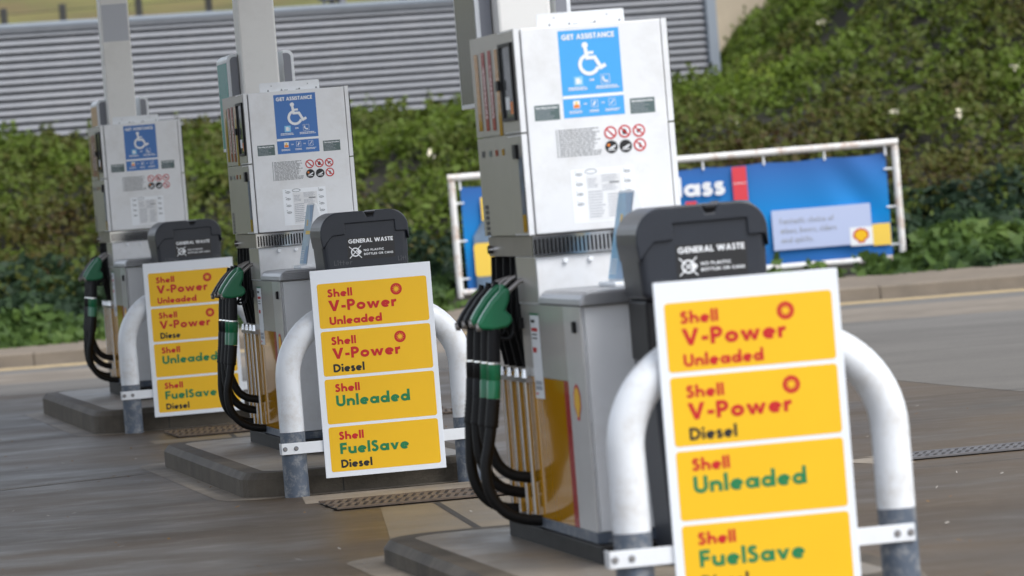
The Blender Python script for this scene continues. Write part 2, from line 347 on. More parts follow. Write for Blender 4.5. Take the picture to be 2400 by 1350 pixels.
# ---- fuel pump
GREY2 = 'inkgrey'
def poster_parts(root, org, blue):
    W = 2.8236
    m = MB(); m.flat_w(rect(-.161, .087, 1.844, 2.192), W); m.flat_w(rect(-.160, .088, 1.920, 1.933), W-.0006, 1)
    p = m.build('assistance_poster', [blue, 'pwhite'], root, org)
    t = MB(); text(t, 'GET ASSISTANCE', -.147, 2.155, .021, .214, on_w(W-.0008)); t.build('headline_lettering', 'pwhite', p)
    for a in ((-.047, 1.985, .009, .020), (-.078, 1.893, .006, .014), (-.006, 1.893, .006, .014)): t = MB(); text(t, 'OR', *a, on_w(W-.0008)); t.build('word_lettering', 'pwhite', p)
    t = MB()
    pw = on_w(W-.0009)
    for b in ((-.135, -.055, 1.951, 1.966, 2), (-.022, .074, 1.951, 1.966, 2), (-.138, -.08, 1.860, 1.872, 2), (-.056, -.016, 1.860, 1.872, 2), (.008, .07, 1.860, 1.872, 2)): t = MB(); line_block(t, *b, pw, 0, .55, .12); t.build('small_print', 'pwhite', p)
    for ch in p.children: ch.data.transform(Matrix.Translation(-Vector(org)))
    s = MB(); h = .0075; wy = W-.001
    s.flat_w(circ(-.055, 2.129, .0125), wy)
    for k, pts in enumerate(([(-.054, 2.118), (-.049, 2.078), (-.018, 2.078), (0.004, 2.037), (.024, 2.047)], [(-.051, 2.098), (-.022, 2.098)], arc(-.043, 2.052, .037, .037, 112, 340, 24))):
        L, R = strip(pts, h if k != 1 else .006); vs = []
        for a, b in zip(L, R): vs += [(a.x, wy-.0002*(k+1), a.y), (b.x, wy-.0002*(k+1), b.y)]
        s.add(vs, [(2*i, 2*i+1, 2*i+3, 2*i+2) for i in range(len(L)-1)])
    o = s.build('wheelchair_symbol', 'pwhite', p); o.data.transform(Matrix.Translation(-Vector(org)))
    def icon(ic, m):
        o = ic.build('icon', m, p); o.data.transform(Matrix.Translation(-Vector(org)))
    ic = MB(); ic.flat_w(rect(-.11, -.073, 1.970, 2.007), wy, 0); ic.flat_w(rect(-.102, -.086, 1.977, 2.000), wy-.0003, 1); ic.flat_w(rect(-.084, -.080, 1.978, 1.995), wy-.0003, 1); icon(ic, ['lightblue', 'pwhite'])
    for k, (a, b, c, d) in enumerate(((0, .036, 1.972, 2.008), (-.048, -.02, 1.881, 1.911), (.024, .052, 1.881, 1.911))):
        ic = MB()
        for q in ((a, b, d-.0015, d), (a, b, c, c+.0015), (a, a+.0015, c, d), (b-.0015, b, c, d)): ic.flat_w(rect(*q), wy, 0)
        if k == 0:
            L, R = strip(arc(.022, 1.994, .013, .013, 150, 300, 8), .0035); vs = []
            for g, h2 in zip(L, R): vs += [(g.x, wy-.0003, g.y), (h2.x, wy-.0003, h2.y)]
            ic.add(vs, [(2*i, 2*i+1, 2*i+3, 2*i+2) for i in range(len(L)-1)], 0)
        elif k == 1: ic.flat_w([(-.042, 1.889), (-.036, 1.886), (-.027, 1.902), (-.033, 1.906)], wy-.0003, 0)
        else: ic.flat_w([(.03, 1.889), (.033, 1.887), (.047, 1.904), (.044, 1.906)], wy-.0003, 0)
        icon(ic, ['pwhite'])
    ic = MB(); ic.flat_w(rect(-.12, -.093, 1.880, 1.911), wy, 0); ic.flat_w(rect(-.118, -.095, 1.882, 1.895), wy-.0003, 1); ic.flat_w(circ(-.1065, 1.902, .006, 10), wy-.0003, 2); icon(ic, ['pwhite', 'orange', 'pyel'])
    return p

def scallop(cx, cz, rx, rz):
    pts = []
    for k in range(8):
        a0, a1 = math.radians(205-k*230/7.), 0
    n = 7
    for k in range(n):
        for j in range(4):
            a = math.radians(212-(k+j/4)*244/n); b = 1+.07*math.sin(PI*j/4)
            pts.append((cx+rx*b*math.cos(a), cz+rz*(.12+b*math.sin(a)*.92)))
    pts += [(cx+rx*.42, cz-rz*.72), (cx+rx*.42, cz-rz*.98), (cx-rx*.42, cz-rz*.98), (cx-rx*.42, cz-rz*.72)]
    return pts

def make_pump():
    org = (-.02, 2.85, .13); d = -Vector(org)
    r = thing('fuel_pump', (*wpos(2, org[0], org[1]), org[2]), A)
    def B(mb, name, mats, bevel=0., parent=r):
        return mb.build(name, mats, parent, org, bevel)
    # plinth and lower cabinet
    m = MB(); m.box((-.335, 1.86, .06), (.285, 3.86, .205)); B(m, 'plinth', 'plinth', .006)
    m = MB(); m.box((-.322, 2.0, .206), (.272, 3.885, .247)); B(m, 'kick_band', 'hoopg', .002)
    m = MB(); m.box((-.312, 2.02, .248), (.262, 3.30, 1.113)); m.box((-.29, 3.30, .248), (.24, 3.88, .845), 1)
    B(m, 'lower_cabinet', ['panel', 'steeld'], 0)
    m = MB(); m.box((-.302, 2.004, .250), (.252, 2.019, 1.112)); B(m, 'front_door', 'panel', .003)
    for sx in (-1, 1):
        u = -.316 if sx < 0 else .266; e = .004*sx
        m = MB()
        def sp(a, b, c, dd, mi): m.box((min(u, u+e), a, c), (max(u, u+e), b, dd), mi)
        sp(2.002, 2.349, .249, 1.112, 0)
        sp(2.3495, 3.26, .821, 1.112, 1)
        sp(2.3495, 2.4495, .249, .820, 2); sp(2.45, 3.262, .249, .820, 3)
        side = B(m, 'side_panel', ['pgrey', 'steel', 'pred', 'pyellow'], 0)
        m = MB(); x = u+e*1.3; m.flat_u(scallop(2.19, .74, .068, .068), x, 0); m.flat_u(scallop(2.19, .741, .054, .055), x+e*.15, 1); B(m, 'scallop_emblem', ['red', 'yellow'])
        for w in (3.235, 2.115): m = MB(); m.box((min(x, x+e*3), w-.02, 1.013), (max(x, x+e*3), w+.02, 1.057)); B(m, 'lock', 'black', .002)
        m = MB(); m.box((min(u, u-e*6), 3.263, .249), (max(u, u-e*6), 3.88, .835), 0); m.box((min(u, u+e), 3.262, .20), (max(u, u+e), 3.885, .2475), 1); B(m, 'hose_panel', ['pyellow', 'steeld'])
        for w in (3.175, 3.338, 3.511, 3.681):
            m = MB(); m.tube([(u+e*6, w, .25), (u+e*6, w, .797)], .009, 0, 8); B(m, 'guide_rod', 'chrome')
            m = MB(); m.tube([(u+e*6, w, .815), (u+e*6, w, .85)], [.016, .011], 0, 8); B(m, 'rod_cap', 'chrome')
        m = MB(); m.box((min(u, u+e*8), 3.12, .797), (max(u, u+e*8), 3.76, .815), 0); B(m, 'guide_rail', 'steeld')
        if sx < 0:
            m = MB(); m.flat_u(rect(2.875, 3.07, .735, 1.076), u+e*1.2, 0); m.flat_u(rect(2.875, 3.07, 1.070, 1.078), u+e*1.3, 1)
            for zz, hh, mi, q in ((1.04, .012, 2, .5), (1.005, .014, 3, .8), (.99, .005, 2, .7), (.975, .005, 2, .7), (.92, .02, 3, .5), (.79, .016, 4, .9), (.77, .016, 4, .9), (.75, .008, 3, .3)):
                m.flat_u(rect(3.05-.16*q, 3.05, zz, zz+hh), u+e*1.35, mi)
            B(m, 'instruction_strip', ['pale', 'ngreen', 'ink', 'red', 'paleink'])
    # counter
    m = MB(); poly = [(1.975, 1.1145), (2.835, 1.1145), (2.835, 1.172), (2.01, 1.172)]+[(1.975+.035*(1-math.sin(math.radians(q))), 1.137+.035*math.cos(math.radians(q))) for q in (15, 40, 65, 90)]
    pl = [(-.322, 1.1145), (.272, 1.1145)]+[(.272-.05+.05*math.cos(math.radians(q)), 1.122+.05*math.sin(math.radians(q))) for q in (0, 22, 45, 67, 90)]+[(-.322+.05-.05*math.cos(math.radians(q)), 1.122+.05*math.sin(math.radians(q))) for q in (90, 67, 45, 22, 0)]
    m.prism_w(pl, 1.978, 2.838); c = B(m, 'counter', [mat('counter_metal', (.33, .335, .35), .33, .35, .06, 4)], .008)
    m = MB()
    for a in range(60):
        for b in range(5): m.flat_w(circ(-.30+a*.0093+(b % 2)*.0046, 1.120+b*.0085, .0028, 6), 1.9774)
    B(m, 'perforations', 'black')
    # neck, vent, pocket
    m = MB(); m.box((-.318, 2.84, 1.114), (.268, 3.30, 1.305)); B(m, 'neck', ['panel'], .003)
    for sx in (-.3185, .2685): m = MB(); m.flat_u(rect(2.86, 3.295, 1.12, 1.303), sx); B(m, 'neck_side', 'steel')
    for u in (-.2, -.098):
        m = MB(); m.tube([(u, 2.841, 1.281), (u, 2.828, 1.281)], [.012, .009], 0, 14); B(m, 'bolt', 'pale')
    m = MB(); m.box((-.322, 2.838, 1.306), (.272, 3.88, 1.389)); vent = B(m, 'vent_band', 'steeld', .002)
    m = MB()
    m.box((-.33, 2.827, 1.374), (.28, 2.836, 1.386)); m.box((-.33, 2.827, 1.306), (.28, 2.836, 1.314))
    for k in range(37): m.box((-.33+k*.0164, 2.829, 1.314), (-.33+k*.0164+.0084, 2.836, 1.374))
    m.box((-.32, 2.8365, 1.312), (.27, 2.8375, 1.376), 1); B(m, 'vent_grille', ['chrome', 'black'], 0)
    for sx in (-1, 1):
        u = -.318 if sx < 0 else .268; q = .30*(-sx)
        m = MB(); m.box((min(u+.22*(-sx), u+.2*(-sx)), 3.302, .846), (max(u+.22*(-sx), u+.2*(-sx)), 3.88, 1.304))
        for w in (3.302, 3.42, 3.59, 3.76, 3.868): m.prism_w([(u, 1.304), (u+.2*(-sx), 1.304), (u+.2*(-sx), .847), (u+.02*(-sx), .847), (u+.015*sx, 1.05)], w, w+.012)
        B(m, 'nozzle_boot', 'black', .003)
    m = MB(); m.flat_u(rect(3.30, 3.86, 1.308, 1.386), -.3225, 0); m.tube([(-.323, 3.78, 1.335), (-.345, 3.78, 1.335)], .018, 1, 12); B(m, 'boot_header', ['steeld', 'chrome'])
    # upper housing
    m = MB(); m.box((-.312, 2.852, 1.390), (.262, 3.86, 2.205)); B(m, 'housing', 'steeld', 0)
    m = MB(); m.box((-.310, 2.824, 1.393), (.258, 2.851, 2.213)); B(m, 'front_panel', 'panel', .004)
    for sx in (-1, 1):
        a, b = (-.338, -.316) if sx < 0 else (.263, .285); f = a if sx < 0 else b
        m = MB()
        for (w0, w1, z0, z1) in ((2.83, 3.186, 1.803, 2.215), (2.83, 3.146, 1.393, 1.796)):
            m.box((a, w0, z0), (b, w1, z1), 0); m.flat_u(rect(w0+.012, w1-.004, z0+.006, z1-.006), f+.0012*sx, 1)
        B(m, 'side_door', ['panel', 'steel'], 0)
        m = MB(); m.box((a, 3.190, 1.803), (b, 3.86, 2.215)); m.box((a, 3.150, 1.393), (b, 3.86, 1.799)); B(m, 'side_cladding', 'steel', 0)
        x = f+.0024*sx
        m = MB()
        fr = [(2.876, 3.152, 1.853, 2.165)]
        for (w0, w1, z0, z1) in fr:
            for q in ((w0, w1, z1-.014, z1), (w0, w1, z0, z0+.014), (w0, w0+.022, z0+.014, z1-.014), (w1-.03, w1, z0+.014, z1-.014)): m.box((min(x, x+.01*sx), q[0], q[2]), (max(x, x+.01*sx), q[1], q[3]))
        m.box((min(x, x+.02*sx), 3.15, 1.98), (max(x, x+.02*sx), 3.21, 2.02))
        dw = B(m, 'display_window', 'black')
        m = MB(); m.flat_u(rect(2.898, 3.122, 1.867, 2.151), x+.002*sx, 0)
        if sx < 0:
            m.flat_u(rect(2.90, 2.99, 1.88, 1.93), x+.003*sx, 1); m.flat_u(rect(3.0, 3.09, 1.90, 1.95), x+.003*sx, 2)
        g = m.build('display_glass', ['glass', 'orange', 'pale'], dw, org)
        for k, (w0, w1, z0, z1) in enumerate(((3.69, 3.775, 1.83, 2.147), (3.53, 3.605, 1.827, 2.15), (3.375, 3.45, 1.825, 2.152), (3.225, 3.295, 1.80, 2.151))):
            m = MB(); m.flat_u(rect(w0+.01, w1-.01, 1.72, 1.745), x, 0); B(m, 'grade_marker', [('ink', 'slate', 'pred', 'pyellow')[k]])
            m = MB(); m.flat_u(rect(w0, w1, z0, z1), x, (0, 1, 1, 0)[k])
            if k in (1, 2): line_block(m, z0+.05, z1-.05, w0+.02, w1-.02, 2, lambda p, q, k, x=x: (x+.0003*sx, q, p), 4, .6)
            B(m, 'grade_decal', ['pyellow', 'pred', 'ink', 'slate', 'pale'])
        m = MB()
        for k in range(6): m.flat_u(rect(3.72, 3.79, 1.395+k*.022, 1.410+k*.022), x)
        B(m, 'speaker_slots', 'ink')
        m = MB(); m.box((min(x, x+.014*sx), 2.915, 1.70), (max(x, x+.014*sx), 2.985, 1.757)); B(m, 'card_reader', 'black', .002)
        m = MB(); m.flat_u(rect(2.85, 2.935, 1.475, 1.705), x, 0); m.flat_u(rect(2.85, 2.935, 1.405, 1.4745), x, 1); m.flat_u(rect(2.86, 2.925, 1.50, 1.56), x+.0004*sx, 2); B(m, 'promo_sticker', ['promo', 'pyellow', 'capgrey'])
    # top bracket
    m = MB(); m.prism_w(rrect(-.235, .120, 2.2, 2.267, .008), 2.853, 2.858)
    br = B(m, 'top_bracket', 'white')
    m = MB()
    for u in (-.185, -.105, 0., .1): m.flat_w([(u-.007, 2.216), (u+.007, 2.216), (u, 2.228)], 2.852)
    for u in (-.165, .05): m.flat_w(circ(u, 2.247, .003, 8), 2.852)
    for u in (-.08, -.01): m.flat_w(rect(u-.012, u+.012, 2.2165, 2.2195), 2.852)
    m.build('bracket_hole', 'inkgrey', br, org)
    # front stickers
    W = 2.8236
    poster_parts(r, org, 'blue')
    for (u0, u1) in ((-.279, -.177), (.110, .211)):
        m = MB(); m.flat_w(rect(u0, u1, 1.842, 1.903), W, 0); text(m, 'Operating Instructions'.replace('I', 'i'), u0+.006, 1.889, .008, .088, on_w(W-.0005), 1, .24)
        line_block(m, u0+.006, u1-.006, 1.846, 1.886, 5, on_w(W-.0005), 2, .28, .5); B(m, 'instruction_label', ['slate', 'pwhite', 'paleink'])
    m = MB(); m.flat_w(rect(-.008, .169, 1.683, 1.806), W, 0); m.flat_w(rect(-.203, -.0085, 1.683, 1.806), W, 0)
    line_block(m, -.19, -.017, 1.689, 1.801, 15, on_w(W-.0005), 1, .5, .22); m.flat_w(rect(-.199, -.196, 1.689, 1.801), W-.0005, 1)
    wl = B(m, 'warning_label', ['panel', 'inkgrey'])
    for k, (u, z) in enumerate(((.021, 1.774), (.079, 1.775), (.137, 1.774), (.021, 1.717), (.079, 1.716), (.137, 1.717))):
        m = MB(); y = W-.0008
        if k in (3, 4):
            m.flat_w(circ(u, z, .026), y, 2); m.flat_w([(u-.016, z-.006), (u-.004, z-.002), (u+.016, z+.008), (u+.018, z+.002), (u+.002, z-.008)], y-.0004, 1); m.flat_w(rect(u-.015, u+.015, z-.014, z-.010), y-.0004, 1)
            if k == 3: m.flat_w(circ(u-.011, z+.008, .006, 8), y-.0004, 3)
        else:
            m.flat_w(circ(u, z, .026), y, 1)
            ps = {0: [(u-.012, z+.008), (u-.006, z+.009), (u+.012, z-.012), (u+.006, z-.013)], 1: [(u-.008, z-.012), (u-.010, z+.002), (u, z+.013), (u+.009, z), (u+.006, z-.012)], 2: [(u-.010, z-.002), (u-.004, z+.006), (u+.011, z+.007), (u+.011, z+.002), (u, z), (u-.004, z-.012)], 5: [(u-.003, z-.012), (u-.004, z+.004), (u+.001, z+.012), (u+.005, z+.003), (u+.003, z-.012)]}[k]
            m.flat_w(ps, y-.0003, 2)
            L, R = strip(arc(u, z, .0225, .0225, 0, 360, 24), .0032); vs = []
            for a, b in zip(L, R): vs += [(a.x, y-.0006, a.y), (b.x, y-.0006, b.y)]
            m.add(vs, [(2*i, 2*i+1, 2*i+3, 2*i+2) for i in range(len(L)-1)], 0)
            q = .0155; m.flat_w([(u-q-.002, z+q-.002), (u-q+.002, z+q+.002), (u+q+.002, z-q+.002), (u+q-.002, z-q-.002)], y-.0009, 0)
        m.build('prohibition_sign', ['red', 'pwhite', 'ink', 'orange'], wl, org)
    m = MB(); m.flat_w(rect(-.152, .103, 1.424, 1.637), W, 0)
    for k in range(4):
        for u in (-.121, .075):
            z = 1.617-k*.0395; m.flat_w([(u+.015*math.cos(q*PI/6), z+.006*math.sin(q*PI/6)) for q in range(12)], W-.0004, 1)
            m.flat_w(rect(u-.011, u+.011, z-.0018, z+.0018), W-.0008, 0); m.flat_w(rect(u-.016, u-.010, z+.010, z+.013), W-.0004, 1)
    L, R = strip([(-.071+.024*math.cos(q*PI/8), 1.626+.0085*math.sin(q*PI/8)) for q in range(17)], .0014); vs = []
    for a, b in zip(L, R): vs += [(a.x, W-.0004, a.y), (b.x, W-.0004, b.y)]
    m.add(vs, [(2*i, 2*i+1, 2*i+3, 2*i+2) for i in range(16)], 1)
    m.flat_w(rect(-.094, .05, 1.43, 1.613), W-.0003, 3)
    for b in ((-.088, -.045, 1.56, 1.60, 5), (-.03, .04, 1.58, 1.612, 6), (-.03, .04, 1.545, 1.572, 4), (-.088, -.02, 1.44, 1.55, 10), (-.01, .045, 1.44, 1.535, 9)): line_block(m, *b, on_w(W-.0006), 2, .4, .3)
    m.flat_w(rect(.0, .04, 1.574, 1.58), W-.0007, 1)
    B(m, 'data_plate', ['pale', 'inkgrey', 'paleink', 'panel'])
    # nozzles and hoses on both sides
    head = [(-.514, 1.026), (-.455, 1.018), (-.40, 1.026), (-.376, 1.044), (-.378, 1.074), (-.402, 1.092), (-.384, 1.13), (-.376, 1.178), (-.398, 1.190), (-.428, 1.166), (-.458, 1.136), (-.497, 1.086), (-.520, 1.05)]
    hpaths = [[(-.510, .56), (-.532, .46), (-.520, .36), (-.468, .283), (-.40, .248), (-.335, .236), (-.31, .236)],
              [(-.492, .58), (-.478, .53), (-.448, .46), (-.40, .42), (-.345, .405), (-.31, .40)],
              [(-.497, .56), (-.492, .49), (-.462, .41), (-.41, .358), (-.345, .335), (-.31, .33)],
              [(-.500, .56), (-.505, .45), (-.488, .36), (-.445, .30), (-.39, .268), (-.34, .258), (-.31, .257)]]
    for sx in (-1, 1):
        cu = -.025
        mx = (lambda u: u) if sx < 0 else (lambda u: 2*cu-u)
        for k, w in enumerate((3.175, 3.338, 3.511, 3.681)):
            green = k < 2; hm = 'ngreen' if green else 'black'; dz = (0, .012, .006, -.004)[k]
            m = MB(); m.prism_w([(mx(u), z+dz) for u, z in (head if sx < 0 else head[::-1])], w-.027, w+.027)
            n = m.build('nozzle', hm, r, org, .016, seg=3)
            m = MB(); m.tube([(mx(-.395), w, 1.150+dz), (mx(-.375), w, 1.175+dz), (mx(-.335), w, 1.205+dz), (mx(-.25), w, 1.225+dz)], .0105, 0, 10); m.build('spout', 'steeld', n, org)
            m = MB(); m.tube(smooth_path([(mx(-.495), w, 1.048+dz), (mx(-.466), w, 1.10+dz), (mx(-.415), w, 1.158+dz), (mx(-.40), w, 1.198+dz)], 5), [.012]*16, 0, 8); m.build('lever', 'black' if not green or k == 1 else hm, n, org)
            m = MB(); m.tube(smooth_path([(mx(-.470), w, 1.022+dz), (mx(-.43), w, .985+dz), (mx(-.385), w, .985+dz), (mx(-.372), w, 1.03+dz), (mx(-.378), w, 1.06+dz)], 5), .007, 0, 8); m.build('trigger_guard', 'black', n, org)
            m = MB(); m.tube([(mx(-.507), w, 1.036+dz), (mx(-.524), w, 1.034+dz)], [.020, .016], 0, 14); m.build('end_cap', 'steeld', n, org)
            m = MB(); m.tube([(mx(-.452), w, 1.03+dz), (mx(-.458), w, .96), (mx(-.463), w, .888)], [.024, .026, .027], 0, 14); m.build('grip', 'black', n, org)
            m = MB(); m.tube([(mx(-.463), w, .889), (mx(-.464), w, .880)], .025, 0, 14); m.build('ring', 'chrome', n, org)
            m = MB(); m.tube([(mx(-.464), w, .879), (mx(-.468), w, .82), (mx(-.469), w, .816), (mx(-.470), w, .81), (mx(-.477), w, .742)], [.0285, .0285, .026, .0285, .0285], 0, 16); m.build('sleeve', hm, n, org)
            pts = [(mx(-.477-.018*q/14), w, .741-.115*q/14) for q in range(15)]
            m = MB(); m.tube(pts, [.026+.003*(q % 2) for q in range(15)], 0, 14); m.build('ribbed_cuff', 'rubber', n, org)
            path = smooth_path([(mx(-.490), w, .66), (mx(-.495), w, .63)]+[(mx(a), w-.012*q/5, b) for q, (a, b) in enumerate(hpaths[k])], 8)
            m = MB(); m.tube(path, .0232, 0, 12); m.build('hose', 'rubber', r, org)
    return r

# MB.build subtracts org, so sub-part meshes built with org share the thing's local frame (children carry no own transform).
# poster_parts builds its sub-parts without org and shifts them itself.
LAB_P = {1: 'farthest white and steel fuel pump, standing behind the farthest yellow price sign',
         2: 'middle fuel pump with a dark blue wheelchair poster, behind the sharp mid distance price sign',
         3: 'nearest white and steel fuel pump with a pale sky blue disabled assistance poster'}
pump = make_pump()
DZ = {1: .05, 2: 0, 3: -.037}; DU = {1: -.032, 2: 0, 3: .001}
def place(o, i, u, w, z): o.location = (*wpos(i, u, w), z)
for i in (2, 1, 3):
    p = pump if i == 2 else copy_tree(pump)
    if i != 2: place(p, i, -.02+DU[i], 2.85, .13+DZ[i])
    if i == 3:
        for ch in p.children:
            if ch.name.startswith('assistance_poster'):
                ch.data = ch.data.copy(); ch.data.materials[0] = X['blue_fade_lit']; ch['label'] = 'paler sky blue poster, part faded, part brighter light put into its colour'
    tag(p, LAB_P[i], 'fuel pump', 'fuel pumps on the islands')

# ---- crash hoop
def make_hoop():
    c = (-.10, .086); r = thing('crash_hoop', (*wpos(2, *c), 0), A); r0 = .0665
    org = (c[0], c[1], 0)
    u0, u1, rr, zc = -.567, .367, .335, .62
    lo = [(u0, c[1], -.05), (u0, c[1], .345)]
    for uu in (u0, u1): m = MB(); m.tube([(uu, c[1], -.05), (uu, c[1], .345)], r0, 0, 28); m.build('grey_foot', 'hoopg', r, org)
    P = [(u0, c[1], .3455), (u0, c[1], .45), (u0, c[1], zc)]
    P += [(u0+rr-rr*math.cos(math.radians(a)), c[1], zc+rr*math.sin(math.radians(a))) for a in range(6, 91, 6)]
    P += [(u1-rr+rr*math.cos(math.radians(a)), c[1], zc+rr*math.sin(math.radians(a))) for a in range(90, 5, -6)]
    P += [(u1, c[1], zc), (u1, c[1], .45), (u1, c[1], .3455)]
    m = MB(); m.tube(P, r0, 0, 28); m.build('white_tube', 'hoopw', r, org)
    return r
hoop = make_hoop()
for i, l in ((2, 'white tubular crash hoop with grey feet in front of the middle pump'), (1, 'white tubular crash hoop in front of the farthest pump, half hidden by its sign'), (3, 'largest white tubular crash hoop, in front of the nearest pump, scuffed on its right bend')):
    h = hoop if i == 2 else copy_tree(hoop)
    if i != 2: place(h, i, -.10+{1: 0, 3: 0}[i], .086, 0)
    tag(h, l, 'crash barrier', 'crash hoops guarding the pumps')
    if i == 3:
        m = MB()
        def hp(a, q, rad=.0669, c=(.032, .086)):     # point on the right bend
            cx, cz = c[0]+.335*math.cos(a), .62+.335*math.sin(a)
            n = Vector((math.cos(a)*math.cos(q), -math.sin(q), math.sin(a)*math.cos(q)))
            return Vector((cx, c[1], cz))+n*rad
        for (a0, a1, q, wd) in ((1.02, 1.22, .62, .09), (.86, .98, .55, .05), (.80, .84, .5, .06), (-.86, -.80, .2, .12)):
            k = 10; vs = []
            for j in range(k+1):
                a = a0+(a1-a0)*j/k; e = wd*math.sin(PI*(j+.3)/(k+.6))*random.uniform(.5, 1)
                vs += [hp(a, q+j*.01-e/2), hp(a, q+j*.01+e/2)]
            if a0 > 0: m.add(vs, [(2*j, 2*j+1, 2*j+3, 2*j+2) for j in range(k)])
        m.build('rust_scrape', mat('scraped_rust', (.45, .27, .12), .7, 0, .4, 40), h, (-.10, .086, 0))

# ---- price sign board
def make_sign(short=False):
    org = (-.0935, 0, .09); r = thing('price_sign', (*wpos(2, org[0], 0), org[2]), A)
    m = MB(); m.box((-.417, 0, .088), (.230, .0095, 1.188)); m.build('board', 'boardw', r, org, .0015)
    m = MB(); m.box((-.642, .0102, .230), (.436, .0165, .290)); m.box((-.642, .0102, .230), (-.637, .09, .290)); m.box((.431, .0102, .230), (.436, .09, .290)); st = m.build('strap', 'white', r, org, .0015)
    for u in (-.622, -.563, .372, .419):
        m = MB(); m.tube([(u, .0102, .2595), (u, .0085, .2595)], [.0125, .0125], 0, 14); m.tube([(u, .0085, .2595), (u, .004, .2595)], [.0085, .007], 1, 6); m.build('bolt', ['galv', 'steeld'], st, org)
    rows = [('V-Power', 'red', .037, 'Unleaded', 'red'), ('V-Power', 'red', .037, 'Diese' if short else 'Diesel', 'ink'), ('Unleaded', 'green', .065, None, None), ('FuelSave', 'green', .039, 'Diesel', 'ink')]
    for k, (a, ac, ae, b, bc) in enumerate(rows):
        o = -k*.2536; Y = -.0006
        m = MB(); m.flat_w(rrect(-.385, .2035, .878+o, 1.1155+o, .013), Y); pn = m.build('grade_panel', 'yellow', r, org)
        m = MB(); text(m, 'Shell', -.331, 1.042+o+(.004 if k > 1 else 0), .0415, .132, on_w(Y-.0004)); m.build('brand_lettering', 'red', pn, org)
        m = MB(); zb = .967+o+(.003 if k > 1 else 0); text(m, a, -.331, zb, .0575, ae+.331, on_w(Y-.0006), 0, .245); m.build('grade_lettering', ac, pn, org)
        if b:
            m = MB(); text(m, b, -.331, .8955+o+(.002 if k else 0), .042, .280 if b == 'Unleaded' else .166*(1 if b == 'Diesel' else .86), on_w(Y-.0004)); m.build('type_lettering', bc, pn, org)
        if k < 2:
            m = MB(); cz = 1.0575+o; m.flat_w(circ(.0375, cz, .031, 32), Y-.0004, 0)
            star = []
            for q in range(24):
                aa = 2*PI*q/24+(.16 if q % 2 == 0 else 0); rr = .0235 if q % 2 == 0 else .0085; star.append((.0375+rr*math.cos(aa), cz+rr*math.sin(aa)))
            m.flat_w(star, Y-.0008, 1); m.build('sunburst_emblem', ['red', 'yellow'], pn, org)
    return r
LAB_S = {2: 'sharp mid distance yellow and white fuel price sign strapped to the middle crash hoop', 1: 'farthest yellow and white fuel price sign, whose second panel reads Diese', 3: 'largest yellow and white fuel price sign, cut off by the bottom edge, nearest the camera'}
sign = make_sign(); sign1 = make_sign(True); sign3 = copy_tree(sign)
place(sign1, 1, -.0935-.002, 0, .103); place(sign3, 3, -.0935-.027, 0, .092)
for i, o in ((2, sign), (1, sign1), (3, sign3)): tag(o, LAB_S[i], 'price sign', 'fuel grade signs on the hoops')

